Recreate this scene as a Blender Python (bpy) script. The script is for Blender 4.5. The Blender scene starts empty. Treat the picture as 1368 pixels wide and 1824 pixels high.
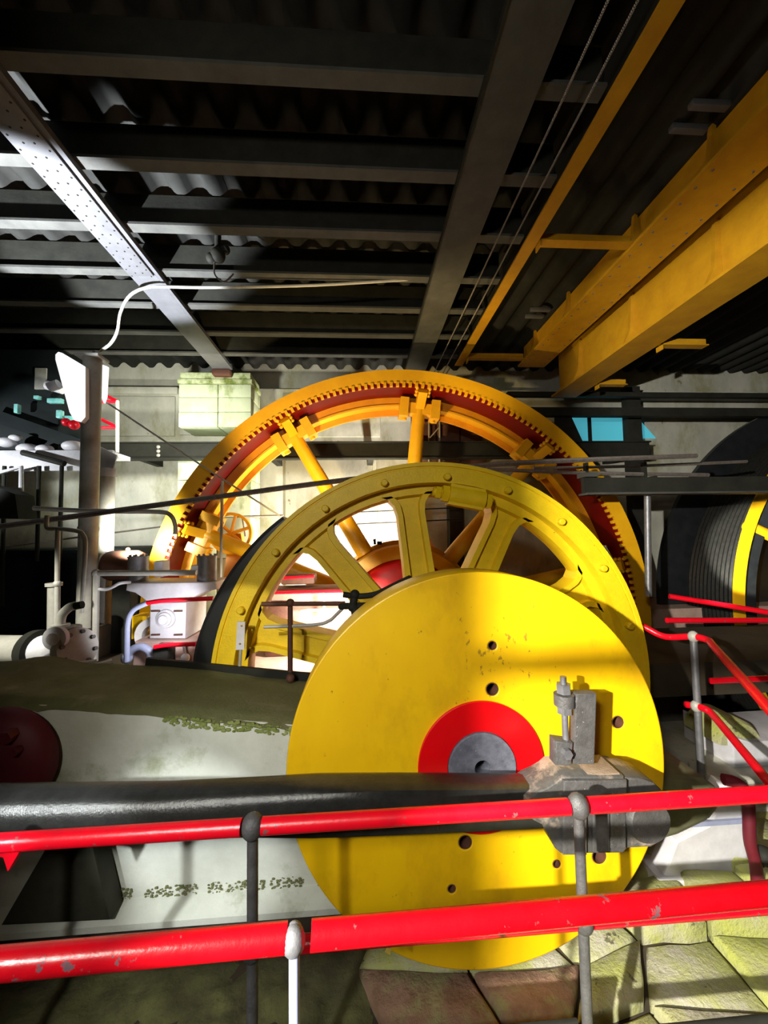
import bpy, bmesh, math, random
from mathutils import Vector, Matrix
random.seed(7)
S = bpy.context.scene
COL = S.collection
PI = math.pi
# ------------------------------------------------------------------ camera
FPX, CX, CY = 692.95, 684.0, 912.0
def _rot(yaw, pit, rol):
    yaw, pit, rol = map(math.radians, (yaw, pit, rol))
    A = Matrix(((math.cos(yaw), -math.sin(yaw), 0), (math.sin(yaw), math.cos(yaw), 0), (0, 0, 1)))
    B = Matrix(((1, 0, 0), (0, 0, -1), (0, 1, 0)))
    P = Matrix(((1, 0, 0), (0, math.cos(pit), math.sin(pit)), (0, -math.sin(pit), math.cos(pit))))
    Z = Matrix(((math.cos(rol), -math.sin(rol), 0), (math.sin(rol), math.cos(rol), 0), (0, 0, 1)))
    return Z @ P @ B @ A
CM = _rot(3.63, 3.157, -0.969)
cam = bpy.data.objects.new('camera', bpy.data.cameras.new('camera'))
COL.objects.link(cam)
r0, r1, r2 = CM
cam.matrix_world = Matrix(((r0[0], -r1[0], -r2[0], 0), (r0[1], -r1[1], -r2[1], 0), (r0[2], -r1[2], -r2[2], 0), (0, 0, 0, 1)))
cam.data.sensor_width = 36.0
cam.data.lens = 36.0 * FPX / 1824.0
cam.data.clip_start = 0.02
S.camera = cam
# ------------------------------------------------------------------ world, lights, exposure
S.view_settings.view_transform = 'Standard'
S.view_settings.look = 'None'
S.view_settings.exposure = 0.0
S.view_settings.gamma = 1.0
S.view_settings.use_curve_mapping = False
S.cycles.use_denoising = True
S.cycles.sample_clamp_indirect = 6.0
W = bpy.data.worlds.new('world'); S.world = W; W.use_nodes = True
W.node_tree.nodes['Background'].inputs[0].default_value = (0.9, 1.0, 0.55, 1)
W.node_tree.nodes['Background'].inputs[1].default_value = 0.004
def light(name, kind, loc, energy, color, target=None, size=0.05, spot=60, blend=0.3):
    d = bpy.data.lights.new(name, kind); d.energy = energy; d.color = color
    if kind == 'AREA':
        d.size = size
    else:
        d.shadow_soft_size = size
    if kind == 'SPOT':
        d.spot_size = math.radians(spot); d.spot_blend = blend
    o = bpy.data.objects.new(name, d); COL.objects.link(o); o.location = loc
    if target is not None:
        o.rotation_euler = (Vector(target) - Vector(loc)).to_track_quat('-Z', 'Y').to_euler()
    return o
light('key_lamp', 'SPOT', (-1.6, -1.1, 0.47), 2400, (1.0, 0.96, 0.86), (1.75, 1.9, -1.0), 0.03, 80, 0.25)
light('fill_lamp', 'AREA', (-1.15, -1.3, 1.2), 68, (1.0, 0.95, 0.82), (0.3, 3.0, -0.9), 0.35)
light('front_post_lamp', 'SPOT', (-1.15, -0.25, 0.25), 150, (0.93, 0.96, 1.0), (-0.45, 0.85, -0.8), 0.04, 70, 0.6)
light('ceiling_flood', 'SPOT', (-3.35, 2.75, 0.15), 4200, (0.86, 0.91, 1.0), (-2.6, 3.55, 2.7), 0.03, 46, 0.3)
light('gallery_flood', 'SPOT', (-5.3, 3.4, 0.7), 330, (0.92, 0.97, 1.0), (-4.5, 5.0, 0.92), 0.04, 56, 0.4)
light('rear_wall_lamp', 'SPOT', (0.4, 5.85, -0.9), 1000, (1.0, 0.93, 0.78), (-0.3, 6.95, -0.1), 0.08, 130, 0.5)
light('pit_lamp', 'SPOT', (-0.2, 3.75, -0.75), 210, (1.0, 0.88, 0.7), (-0.6, 4.7, -1.3), 0.06, 120, 0.4)
light('drum_lamp', 'SPOT', (-0.7, 3.7, -0.2), 420, (1.0, 0.74, 0.36), (-0.15, 5.2, 1.7), 0.06, 86, 0.5)
light('winch_lamp', 'SPOT', (-1.6, 3.36, -0.75), 20, (0.93, 0.93, 1.0), (-2.1, 4.0, -0.7), 0.05, 120, 0.5)
light('wall_wash', 'SPOT', (-2.5, 4.6, 1.45), 230, (1.0, 1.0, 0.88), (-3.1, 6.9, 2.0), 0.1, 120, 0.6)
light('low_wall_wash', 'SPOT', (-2.5, 4.45, -0.15), 330, (1.0, 1.0, 0.88), (-3.3, 6.9, 0.5), 0.1, 100, 0.6)
light('rod_lamp', 'SPOT', (-2.1, -0.15, 0.1), 450, (0.9, 0.96, 1.0), (-1.15, 1.68, -1.22), 0.03, 17, 0.7)
light('valve_lamp', 'SPOT', (-3.1, 1.9, 0.9), 480, (1.0, 0.98, 0.86), (-2.85, 3.5, -0.68), 0.03, 32, 0.5)
light('rim_lamp', 'SPOT', (-1.12, -1.2, 0.95), 420, (1.0, 0.95, 0.8), (-0.86, 2.95, -0.70), 0.02, 9, 0.35)
light('girder_wash', 'SPOT', (1.25, 4.3, 1.3), 26, (1.0, 0.78, 0.32), (1.8, 4.6, 2.7), 0.1, 125, 0.7)
light('far_drum_lamp', 'SPOT', (2.6, 3.0, -0.6), 2600, (1.0, 0.97, 0.85), (5.75, 5.2, -0.35), 0.05, 21, 0.3)

def at(px, py, Y):
    d = CM.transposed() @ Vector(((px - CX) / FPX, (py - CY) / FPX, 1.0)); return d * (Y / d.y)
def atz(px, py, Z):
    d = CM.transposed() @ Vector(((px - CX) / FPX, (py - CY) / FPX, 1.0)); return d * (Z / d.z)
# ------------------------------------------------------------------ materials
def rgb(c): return (c[0], c[1], c[2], 1.0)
def mat(name, c, c2=None, scale=3.0, rough=0.5, metal=0.0, bump=0.0, bscale=30.0, chip=None, chip_amt=0.4, chip_scale=14.0, stain=None, stain_amt=0.5, stain_scale=1.3, strand=None, spec=0.5, dirt=None, stretch=(1, 1, 1)):
    m = bpy.data.materials.new(name); m.use_nodes = True
    nt = m.node_tree; N = nt.nodes; L = nt.links; b = N['Principled BSDF']
    b.inputs['Roughness'].default_value = rough; b.inputs['Metallic'].default_value = metal
    b.inputs['Specular IOR Level'].default_value = spec
    tc = N.new('ShaderNodeTexCoord'); mp = N.new('ShaderNodeMapping'); mp.inputs['Scale'].default_value = stretch
    L.new(tc.outputs['Object'], mp.inputs['Vector']); vec = mp.outputs['Vector']
    def noise(sc, det=5):
        n = N.new('ShaderNodeTexNoise'); n.inputs['Scale'].default_value = sc; n.inputs['Detail'].default_value = det
        n.inputs['Roughness'].default_value = 0.65
        L.new(vec, n.inputs['Vector']); return n.outputs['Fac']
    def ramp(f, a, bb):
        r = N.new('ShaderNodeMapRange'); r.inputs['From Min'].default_value = a; r.inputs['From Max'].default_value = bb
        L.new(f, r.inputs['Value']); return r.outputs['Result']
    def mix(f, a, bb):
        x = N.new('ShaderNodeMix'); x.data_type = 'RGBA'; L.new(f, x.inputs['Factor'])
        for s, v in ((x.inputs['A'], a), (x.inputs['B'], bb)):
            if isinstance(v, tuple): s.default_value = rgb(v)
            else: L.new(v, s)
        return x.outputs['Result']
    cur = c
    if c2: cur = mix(ramp(noise(scale), 0.33, 0.67), c, c2)
    if stain: cur = mix(ramp(noise(stain_scale, 7), 0.62 - stain_amt * 0.25, 0.78 - stain_amt * 0.25), cur, stain)
    if chip:
        f = noise(chip_scale, 8)
        if dirt:   # wear gathers round one spot of the thing
            ds = N.new('ShaderNodeVectorMath'); ds.operation = 'DISTANCE'; L.new(tc.outputs['Object'], ds.inputs[0]); ds.inputs[1].default_value = dirt
            mr = N.new('ShaderNodeMapRange'); mr.inputs['From Max'].default_value = 0.4; mr.inputs['To Min'].default_value = 0.10; mr.inputs['To Max'].default_value = 0.0
            L.new(ds.outputs['Value'], mr.inputs['Value'])
            ad = N.new('ShaderNodeMath'); L.new(f, ad.inputs[0]); L.new(mr.outputs['Result'], ad.inputs[1]); f = ad.outputs[0]
        cur = mix(ramp(f, 0.72 - chip_amt * 0.2, 0.75 - chip_amt * 0.2), cur, chip)
    if isinstance(cur, tuple): b.inputs['Base Color'].default_value = rgb(cur)
    else: L.new(cur, b.inputs['Base Color'])
    h = None
    if strand:
        w = N.new('ShaderNodeTexWave'); w.inputs['Scale'].default_value = strand; w.bands_direction = 'DIAGONAL'
        L.new(vec, w.inputs['Vector']); h = w.outputs['Fac']; bump = bump or 0.5
    elif bump: h = noise(bscale, 6)
    if bump:
        bp = N.new('ShaderNodeBump'); bp.inputs['Strength'].default_value = bump; bp.inputs['Distance'].default_value = 0.012
        L.new(h, bp.inputs['Height']); L.new(bp.outputs['Normal'], b.inputs['Normal'])
    return m
def emit(name, c, e):
    m = bpy.data.materials.new(name); m.use_nodes = True; b = m.node_tree.nodes['Principled BSDF']
    b.inputs['Base Color'].default_value = rgb(c); b.inputs['Emission Color'].default_value = rgb(c); b.inputs['Emission Strength'].default_value = e
    return m
YEL = mat('disc_yellow', (0.86, 0.525, 0.002), (0.78, 0.44, 0.002), 2.2, 0.42, chip=(0.36, 0.20, 0.012), chip_amt=0.30, chip_scale=30, dirt=(0.66, 1.9, -0.64), stain=(0.66, 0.37, 0.004), stain_amt=0.4, stain_scale=3.0,  bump=0.05, bscale=18, stretch=(1, 1, 0.6))
FLY = mat('cast_yellow', (0.86, 0.60, 0.008), (0.76, 0.52, 0.006), 9, 0.45, bump=0.25, bscale=60, chip=(0.28, 0.17, 0.015), chip_amt=0.18, chip_scale=22)
DRM = mat('drum_orange_yellow', (0.80, 0.42, 0.006), (0.72, 0.35, 0.005), 4, 0.42, bump=0.12, bscale=60)
BRN = mat('drum_amber', (0.74, 0.30, 0.006), (0.62, 0.24, 0.005), 6, 0.42)
GIR = mat('girder_yellow', (0.50, 0.255, 0.004), (0.40, 0.19, 0.004), 5, 0.55, bump=0.2, bscale=40)
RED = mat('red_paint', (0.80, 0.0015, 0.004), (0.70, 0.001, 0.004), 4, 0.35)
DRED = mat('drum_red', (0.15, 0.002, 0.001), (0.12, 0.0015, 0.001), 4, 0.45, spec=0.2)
RAIL = mat('rail_red', (0.78, 0.002, 0.012), (0.66, 0.004, 0.016), 12, 0.3, chip=(0.16, 0.08, 0.08), chip_amt=0.38, chip_scale=26, bump=0.12, bscale=70)
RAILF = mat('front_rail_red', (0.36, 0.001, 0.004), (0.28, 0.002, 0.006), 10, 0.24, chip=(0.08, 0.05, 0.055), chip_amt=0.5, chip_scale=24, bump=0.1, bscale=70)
EAR = mat('mossy_earth', (0.055, 0.045, 0.022), (0.11, 0.11, 0.035), 5, 0.95, bump=0.8, bscale=40, stain=(0.15, 0.15, 0.05), stain_amt=0.3, stain_scale=4)
RCN = mat('reddish_concrete', (0.34, 0.20, 0.13), (0.20, 0.11, 0.06), 9, 0.9, bump=1.0, bscale=40, stain=(0.30, 0.28, 0.12), stain_amt=0.5, stain_scale=6)
MAR = mat('maroon_paint', (0.12, 0.004, 0.012), (0.09, 0.003, 0.01), 5, 0.6)
STL = mat('worn_steel', (0.24, 0.24, 0.25), (0.16, 0.16, 0.17), 16, 0.42, 0.55, bump=0.2, bscale=80)
GRY = mat('grey_iron', (0.105, 0.102, 0.10), (0.065, 0.062, 0.06), 22, 0.5, 0.2, bump=0.35, bscale=90, chip=(0.38, 0.36, 0.36), chip_amt=0.25, chip_scale=60)
HUB = mat('shaft_end_steel', (0.22, 0.23, 0.28), (0.12, 0.125, 0.16), 26, 0.5, 0.3, bump=0.3, bscale=120, chip=(0.4, 0.4, 0.46), chip_amt=0.3, chip_scale=70)
ROD = mat('rod_dark_steel', (0.055, 0.055, 0.05), (0.035, 0.035, 0.032), 20, 0.28, 0.6, bump=0.18, bscale=90)
DST = mat('dusty_iron', (0.085, 0.083, 0.078), (0.055, 0.053, 0.05), 18, 0.55, 0.1, bump=0.3, bscale=70, stain=(0.34, 0.27, 0.21), stain_amt=0.4, stain_scale=9)
BLK = mat('black_paint', (0.012, 0.014, 0.016), (0.02, 0.022, 0.024), 6, 0.4)
DKS = mat('dark_steel', (0.028, 0.028, 0.022), (0.018, 0.018, 0.015), 5, 0.6, spec=0.1, bump=0.15, bscale=30)
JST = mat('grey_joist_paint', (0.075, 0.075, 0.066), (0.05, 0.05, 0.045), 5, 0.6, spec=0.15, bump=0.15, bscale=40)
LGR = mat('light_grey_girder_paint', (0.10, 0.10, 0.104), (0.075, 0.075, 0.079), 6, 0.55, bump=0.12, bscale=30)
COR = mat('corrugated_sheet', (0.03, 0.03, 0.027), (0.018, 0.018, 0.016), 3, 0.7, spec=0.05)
PIP = mat('pipe_grey_paint', (0.40, 0.39, 0.34), (0.31, 0.30, 0.26), 9, 0.45, bump=0.1, bscale=40)
WHT = mat('white_machine_paint', (0.66, 0.65, 0.68), (0.52, 0.51, 0.53), 7, 0.45, bump=0.12, bscale=30, chip=(0.3, 0.26, 0.24), chip_amt=0.15)
PNK = mat('dusty_pink_concrete', (0.52, 0.36, 0.30), (0.40, 0.26, 0.21), 5, 0.85, bump=0.4, bscale=24)
CON = mat('engine_bed_concrete', (0.62, 0.63, 0.54), (0.48, 0.49, 0.41), 3, 0.8, bump=0.25, bscale=40, stain=(0.17, 0.19, 0.07), stain_amt=0.25, stain_scale=2.2)
MOS = mat('mossy_top', (0.15, 0.15, 0.06), (0.10, 0.11, 0.035), 6, 0.9, bump=0.5, bscale=50, stain=(0.24, 0.21, 0.12), stain_amt=0.25, stain_scale=3)
WAL = mat('wall_concrete', (0.52, 0.51, 0.43), (0.37, 0.37, 0.31), 2.4, 0.9, bump=0.5, bscale=14, stain=(0.29, 0.28, 0.17), stain_amt=0.5, stain_scale=1.9, chip=(0.24, 0.19, 0.12), chip_amt=0.3, chip_scale=5, stretch=(1, 1, 0.55))
PIL = mat('green_washed_concrete', (0.62, 0.68, 0.46), (0.50, 0.56, 0.36), 3, 0.9, bump=0.35, bscale=20, stain=(0.20, 0.24, 0.05), stain_amt=0.35, stain_scale=2.6, stretch=(1, 1, 0.5))
CAP = mat('mossy_capital', (0.55, 0.60, 0.36), (0.45, 0.5, 0.26), 3, 0.9, bump=0.4, bscale=20, stain=(0.13, 0.18, 0.02), stain_amt=0.75, stain_scale=4)
SND = mat('sandy_dust', (0.30, 0.22, 0.15), (0.20, 0.14, 0.09), 14, 0.95, bump=0.4, bscale=90)
ALG = mat('algae', (0.13, 0.17, 0.02), (0.28, 0.32, 0.10), 9, 0.95, bump=0.4, bscale=40)
GRD = mat('mossy_stone', (0.40, 0.42, 0.09), (0.36, 0.35, 0.20), 6, 0.9, bump=1.0, bscale=44, stain=(0.48, 0.45, 0.36), stain_amt=0.55, stain_scale=2.6, chip=(0.13, 0.12, 0.06), chip_amt=0.42, chip_scale=9)
RSO = mat('red_brown_earth', (0.22, 0.10, 0.06), (0.13, 0.06, 0.035), 7, 0.95, bump=0.7, bscale=25)
FLR = mat('dark_floor', (0.05, 0.035, 0.018), (0.03, 0.022, 0.012), 3, 0.9, bump=0.3, bscale=20)
ROP = mat('wire_rope', (0.22, 0.19, 0.17), (0.14, 0.12, 0.105), 30, 0.5, 0.4, strand=60, bump=0.6)
BRK = mat('dark_rust_brown', (0.11, 0.04, 0.02), (0.07, 0.025, 0.015), 7, 0.7, bump=0.3)
TNK = mat('tank_black_green', (0.010, 0.014, 0.014), (0.006, 0.009, 0.010), 3, 0.6, spec=0.15)
BLU = mat('blue_grey_pipe', (0.34, 0.37, 0.52), (0.26, 0.29, 0.42), 8, 0.4)
GLAM = mat('floodlight_white', (0.85, 0.85, 0.88), (0.8, 0.8, 0.84), 5, 0.5)
TEAL = mat('teal_glass_bits', (0.10, 0.42, 0.40), (0.3, 0.6, 0.55), 12, 0.3)
OLVD = mat('dark_olive_shadow', (0.045, 0.043, 0.028), (0.03, 0.03, 0.02), 6, 0.6, bump=0.2, spec=0.2)  # colour of the plate that stands in for a shadow
OLV = mat('olive_bearing', (0.13, 0.13, 0.07), (0.09, 0.09, 0.05), 6, 0.5, bump=0.2)
PANE = emit('daylit_pane', (0.06, 0.34, 0.42), 0.85)
GLOW = emit('lit_plate_glow', (0.95, 0.96, 1.0), 1.1)  # light falling on the white plates, put in as emission
LEAF = mat('dry_leaf', (0.62, 0.45, 0.08), (0.5, 0.33, 0.05), 20, 0.7)
# ------------------------------------------------------------------ mesh helpers
class MB:
    def __init__(s): s.v = []; s.f = []; s.sm = []
    def add(s, vs, fs, smooth=False):
        o = len(s.v); s.v += [tuple(v) for v in vs]; s.f += [tuple(i + o for i in f) for f in fs]; s.sm += [smooth] * len(fs); return s
    def box(s, x0, x1, y0, y1, z0, z1, bev=0.0):
        if bev <= 0:
            return s.add([(x, y, z) for x in (x0, x1) for y in (y0, y1) for z in (z0, z1)],
                  [(0, 1, 3, 2), (4, 6, 7, 5), (0, 4, 5, 1), (2, 3, 7, 6), (0, 2, 6, 4), (1, 5, 7, 3)])
        bm = bmesh.new(); bmesh.ops.create_cube(bm, size=1)
        bmesh.ops.scale(bm, vec=(x1 - x0, y1 - y0, z1 - z0), verts=bm.verts)
        bmesh.ops.translate(bm, vec=((x0 + x1) / 2, (y0 + y1) / 2, (z0 + z1) / 2), verts=bm.verts)
        bmesh.ops.bevel(bm, geom=bm.edges[:], offset=bev, segments=2, affect='EDGES', profile=0.5)
        return s.bm(bm)
    def bm(s, bm, smooth=False):
        bm.verts.index_update(); s.add([v.co[:] for v in bm.verts], [[v.index for v in f.verts] for f in bm.faces], smooth); bm.free(); return s
    def prism(s, pts, y0, y1, axis='Y'):
        n = len(pts)
        def P(a, b, t): return {'Y': (a, t, b), 'X': (t, a, b), 'Z': (a, b, t)}[axis]
        vs = [P(a, b, y0) for a, b in pts] + [P(a, b, y1) for a, b in pts]
        fs = [tuple(range(n - 1, -1, -1)), tuple(range(n, 2 * n))] + [(i, (i + 1) % n, n + (i + 1) % n, n + i) for i in range(n)]
        return s.add(vs, fs)
    def beam(s, p, q, w, h, up=(0, 0, 1)):
        p, q = Vector(p), Vector(q); d = (q - p).normalized(); u = Vector(up)
        r = d.cross(u).normalized(); u = r.cross(d)
        vs = [c + r * a * w / 2 + u * b * h / 2 for c in (p, q) for a, b in ((-1, -1), (1, -1), (1, 1), (-1, 1))]
        return s.add(vs, [(3, 2, 1, 0), (4, 5, 6, 7), (0, 1, 5, 4), (1, 2, 6, 5), (2, 3, 7, 6), (3, 0, 4, 7)])
    def tube(s, pts, r, seg=12, caps=True, rs=None):
        pts = [Vector(p) for p in pts]; n = len(pts); prev = None; o = len(s.v); vs = []; fs = []
        for i, p in enumerate(pts):
            d = (pts[min(i + 1, n - 1)] - pts[max(i - 1, 0)]).normalized()
            if prev is None:
                a = Vector((0, 0, 1)) if abs(d.z) < 0.9 else Vector((1, 0, 0)); u = d.cross(a).normalized()
            else: u = (prev - d * prev.dot(d)).normalized()
            prev = u; w = d.cross(u); rr = rs[i] if rs else r
            vs += [p + (u * math.cos(2 * PI * k / seg) + w * math.sin(2 * PI * k / seg)) * rr for k in range(seg)]
        for i in range(n - 1):
            for k in range(seg):
                fs.append((i * seg + k, i * seg + (k + 1) % seg, (i + 1) * seg + (k + 1) % seg, (i + 1) * seg + k))
        s.add(vs, fs, True)
        if caps:
            s.f.append(tuple(o + k for k in range(seg - 1, -1, -1))); s.sm.append(False)
            s.f.append(tuple(o + (n - 1) * seg + k for k in range(seg))); s.sm.append(False)
        return s
    def lathe(s, prof, c, axis='Y', seg=48, a0=0.0, a1=2 * PI, smooth=True):
        """prof: (radius, along) pairs, closed loop swept about axis through c."""
        full = abs(a1 - a0 - 2 * PI) < 1e-6; k = seg if full else seg + 1; n = len(prof); vs = []; fs = []
        for i in range(k):
            a = a0 + (a1 - a0) * i / seg; ca, sa = math.cos(a), math.sin(a)
            for r, t in prof:
                v = {'Y': (r * ca, t, r * sa), 'X': (t, r * ca, r * sa), 'Z': (r * ca, r * sa, t)}[axis]
                vs.append((c[0] + v[0], c[1] + v[1], c[2] + v[2]))
        for i in range(seg):
            j = (i + 1) % k
            for m in range(n):
                fs.append((i * n + m, i * n + (m + 1) % n, j * n + (m + 1) % n, j * n + m))
        if not full: fs += [tuple(range(n)), tuple(range((k - 1) * n + n - 1, (k - 1) * n - 1, -1))]
        return s.add(vs, fs, False)
    def ball(s, c, r, sc=(1, 1, 1), u=14, v=9):
        bm = bmesh.new(); bmesh.ops.create_uvsphere(bm, u_segments=u, v_segments=v, radius=r)
        bmesh.ops.scale(bm, vec=sc, verts=bm.verts); bmesh.ops.translate(bm, vec=c, verts=bm.verts); return s.bm(bm, True)
    def hexa(s, c, r, h, axis='Y', rot=0):
        return s.prism2(c, [(r * math.cos(rot + i * PI / 3), r * math.sin(rot + i * PI / 3)) for i in range(6)], h, axis)
    def prism2(s, c, pts, h, axis):
        i, j, k = {'Y': (0, 2, 1), 'X': (1, 2, 0), 'Z': (0, 1, 2)}[axis]
        return s.prism([(c[i] + a, c[j] + b) for a, b in pts], c[k] - h / 2, c[k] + h / 2, axis)
    def mesh(s, name, m, angle=40):
        me = bpy.data.meshes.new(name); me.from_pydata(s.v, [], s.f)
        bm = bmesh.new(); bm.from_mesh(me); bmesh.ops.recalc_face_normals(bm, faces=bm.faces)
        for e in bm.edges:
            if len(e.link_faces) == 2: e.smooth = e.calc_face_angle(0) < math.radians(angle)
        for f in bm.faces: f.smooth = True
        bm.to_mesh(me); bm.free(); me.materials.append(m); return me
def tag(o, label=None, cat=None, group=None, kind=None):
    if label: o['label'] = label
    if cat: o['category'] = cat
    if group: o['group'] = group
    if kind: o['kind'] = kind
    return o
def place(name, me, parent=None):
    o = bpy.data.objects.new(name, me); COL.objects.link(o)
    if parent is not None:
        o.parent = parent; w = parent['_w']; o.location = (-w[0], -w[1], -w[2])
        o['_w'] = (0.0, 0.0, 0.0)
    return o
def part(name, mb, m, parent, label=None, kind=None, angle=40):
    """a part (or sub-part) given in world coordinates"""
    o = place(name, mb.mesh(name, m, angle), parent)
    if label: o['label'] = label
    if kind: o['kind'] = kind
    return o
def thing(name, label, cat, loc, group=None):
    o = bpy.data.objects.new(name, None); COL.objects.link(o); o.location = loc; o.empty_display_size = 0.1
    o['_w'] = tuple(float(x) for x in loc); return tag(o, label, cat, group)
def solo(name, mb, m, label, cat, group=None, kind=None, angle=40):
    """a thing that is one mesh, its origin moved to its base"""
    n = len(mb.v); c = (sum(v[0] for v in mb.v) / n, sum(v[1] for v in mb.v) / n, min(v[2] for v in mb.v))
    mb.v = [(v[0] - c[0], v[1] - c[1], v[2] - c[2]) for v in mb.v]
    o = place(name, mb.mesh(name, m, angle)); o.location = c; o['_w'] = c
    return tag(o, label, cat, group, kind)
def struct(name, mb, m, parent=None, angle=40):
    o = place(name, mb.mesh(name, m, angle), parent)
    if parent is None: o['kind'] = 'structure'; o['_w'] = (0.0, 0.0, 0.0)
    return o
def copies(name, me, locs, parent, rots=None):
    w = parent['_w']
    for i, l in enumerate(locs):
        o = bpy.data.objects.new(name, me); COL.objects.link(o); o.parent = parent
        o.location = (l[0] - w[0], l[1] - w[1], l[2] - w[2])
        if rots: o.rotation_euler = rots[i]
def circ(cx, cz, r, n=32): return [(cx + r * math.cos(2 * PI * i / n), cz + r * math.sin(2 * PI * i / n)) for i in range(n)]
def arc(cx, cz, r, a0, a1, n): return [(cx + r * math.cos(a0 + (a1 - a0) * i / n), cz + r * math.sin(a0 + (a1 - a0) * i / n)) for i in range(n + 1)]
def plate(loops, y0, y1, bev=0.0):
    """flat outline(s) with holes in the XZ plane, extruded from y0 to y1, as an MB"""
    cu = bpy.data.curves.new('plate', 'CURVE'); cu.dimensions = '2D'; cu.fill_mode = 'BOTH'
    cu.extrude = (y1 - y0) / 2 - bev; cu.bevel_depth = bev; cu.bevel_resolution = 1; cu.offset = -bev
    for lp in loops:
        sp = cu.splines.new('POLY'); sp.points.add(len(lp) - 1); sp.use_cyclic_u = True
        for p, (a, b) in zip(sp.points, lp): p.co = (a, b, 0, 1)
    o = bpy.data.objects.new('plate', cu); COL.objects.link(o)
    dg = bpy.context.evaluated_depsgraph_get(); me = o.evaluated_get(dg).to_mesh()
    mb = MB(); mb.add([(v.co.x, (y0 + y1) / 2 + v.co.z, v.co.y) for v in me.vertices], [tuple(p.vertices) for p in me.polygons])
    o.evaluated_get(dg).to_mesh_clear(); bpy.data.objects.remove(o); bpy.data.curves.remove(cu)
    return mb
def ibeam(mb, p, q, w, h, tf, tw):
    """I section between p and q, which run along the middle of its underside"""
    p, q = Vector(p), Vector(q); z = Vector((0, 0, 1))
    mb.beam(p + z * tf / 2, q + z * tf / 2, w, tf); mb.beam(p + z * (h - tf / 2), q + z * (h - tf / 2), w, tf)
    mb.beam(p + z * h / 2, q + z * h / 2, tw, h - 2 * tf); return mb
def smooth_path(pts, n=6):
    pts = [Vector(p) for p in pts]; out = []
    P = [pts[0]] + pts + [pts[-1]]
    for i in range(1, len(P) - 2):
        for k in range(n):
            t = k / n; a, b, c, d = P[i - 1], P[i], P[i + 1], P[i + 2]
            out.append(0.5 * ((2 * b) + (c - a) * t + (2 * a - 5 * b + 4 * c - d) * t * t + (3 * b - a - 3 * c + d) * t ** 3))
    out.append(pts[-1]); return out
AX, AZ = 0.567, -1.121           # the crankshaft's line, along Y
GZ = -2.1                        # ground beside the engine
RZ = -1.27                       # raised floor behind the flywheel
YW = 6.95                        # back wall
# ================================================================== THE SETTING
mb = MB(); mb.box(-7.2, 12.2, YW, YW + 0.4, -4.6, 2.62)
wall = struct('wall_back', mb, WAL)
# upper course set back, as the shadow line under the roof shows
mb = MB(); mb.box(-7.2, 12.2, YW + 0.12, YW + 0.4, 2.62, 3.5); part('upper_course', mb, WAL, wall)
mb = MB(); mb.box(-7.2, -3.15, YW - 0.07, YW, 2.5, 2.62, 0.01); part('ledge', mb, WAL, wall)
for (x0, x1, z0, z1) in ((-3.12, -1.93, 1.78, 2.46), (-7.1, -3.2, 1.76, 2.46), (-3.12, -2.2, -0.9, 1.38), (-1.3, 0.25, -0.9, 1.34), (0.32, 1.6, -0.9, 1.36), (-1.3, 0.4, 1.74, 2.46)):
    mb = MB(); mb.box(x0, x1, YW - 0.035, YW, z0, z1, 0.012); part('panel', mb, WAL, wall)
# pilaster of green-washed blocks under the riveted girder
pil = thing('pilaster', 'green-stained concrete pilaster with a mossy capital under the riveted girder', 'pilaster', (-2.22, 6.55, RZ))
for i, (z0, z1) in enumerate(((1.75, 2.0), (2.0, 2.24), (2.24, 2.46), (0.9, 1.42), (0.3, 0.9), (-0.35, 0.3), (RZ, -0.35))):
    for (a, b) in ((-2.87, -2.26), (-2.25, -1.73)):
        j = random.uniform(0, 0.012)
        mb = MB(); mb.box(a, b, 6.32 + j, YW - 0.05, z0 + 0.004, z1 - 0.004, 0.012); part('block', mb, PIL, pil)
mb = MB(); mb.box(-2.89, -1.71, 6.3, YW - 0.05, 2.464, 2.54, 0.015); part('capital', mb, CAP, pil, 'mossy capital')
mb = MB(); mb.box(-2.86, -1.74, 6.33, YW - 0.05, 2.541, 2.655, 0.015); part('pad', mb, CAP, pil)
part('girder_seat', MB().box(-2.31, -2.03, 6.2, 6.4, 2.57, 2.658, 0.01), BRK, pil, 'rusty seat under the girder')
struct('wall_left', MB().box(-7.5, -7.2, -3, 7.3, -4.6, 3.5), WAL)
struct('wall_right', MB().box(12.2, 12.5, -3, 7.3, -4.6, 3.5), WAL)
# unseen wall end and bar beside the camera, added to shade the disc
en = struct('shade_wall', MB().box(-2.6, -1.235, -0.62, -0.42, GZ - 0.3, 3.0), WAL)
part('shade_bar', MB().tube([(-1.24, -0.3, 0.17), (-0.45, -0.3, 0.17)], 0.02, 12).tube([(-1.24, -0.3, 0.17), (-1.24, -0.5, 0.17)], 0.02, 12), RAIL, en)
# corrugated roof deck
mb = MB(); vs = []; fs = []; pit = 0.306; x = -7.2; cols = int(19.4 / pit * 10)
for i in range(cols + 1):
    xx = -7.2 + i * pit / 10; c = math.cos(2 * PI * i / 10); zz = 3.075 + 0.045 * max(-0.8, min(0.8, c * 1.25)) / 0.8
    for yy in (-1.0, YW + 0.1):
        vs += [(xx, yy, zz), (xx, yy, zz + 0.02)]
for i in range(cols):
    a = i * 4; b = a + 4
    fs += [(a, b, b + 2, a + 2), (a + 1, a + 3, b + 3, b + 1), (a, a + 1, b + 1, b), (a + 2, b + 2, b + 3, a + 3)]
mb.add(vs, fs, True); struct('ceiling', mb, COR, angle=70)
mb = MB(); mb.box(-7.2, 12.2, -1.0, YW + 0.3, 3.2, 3.3); struct('ceiling_slab', mb, COR)
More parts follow.
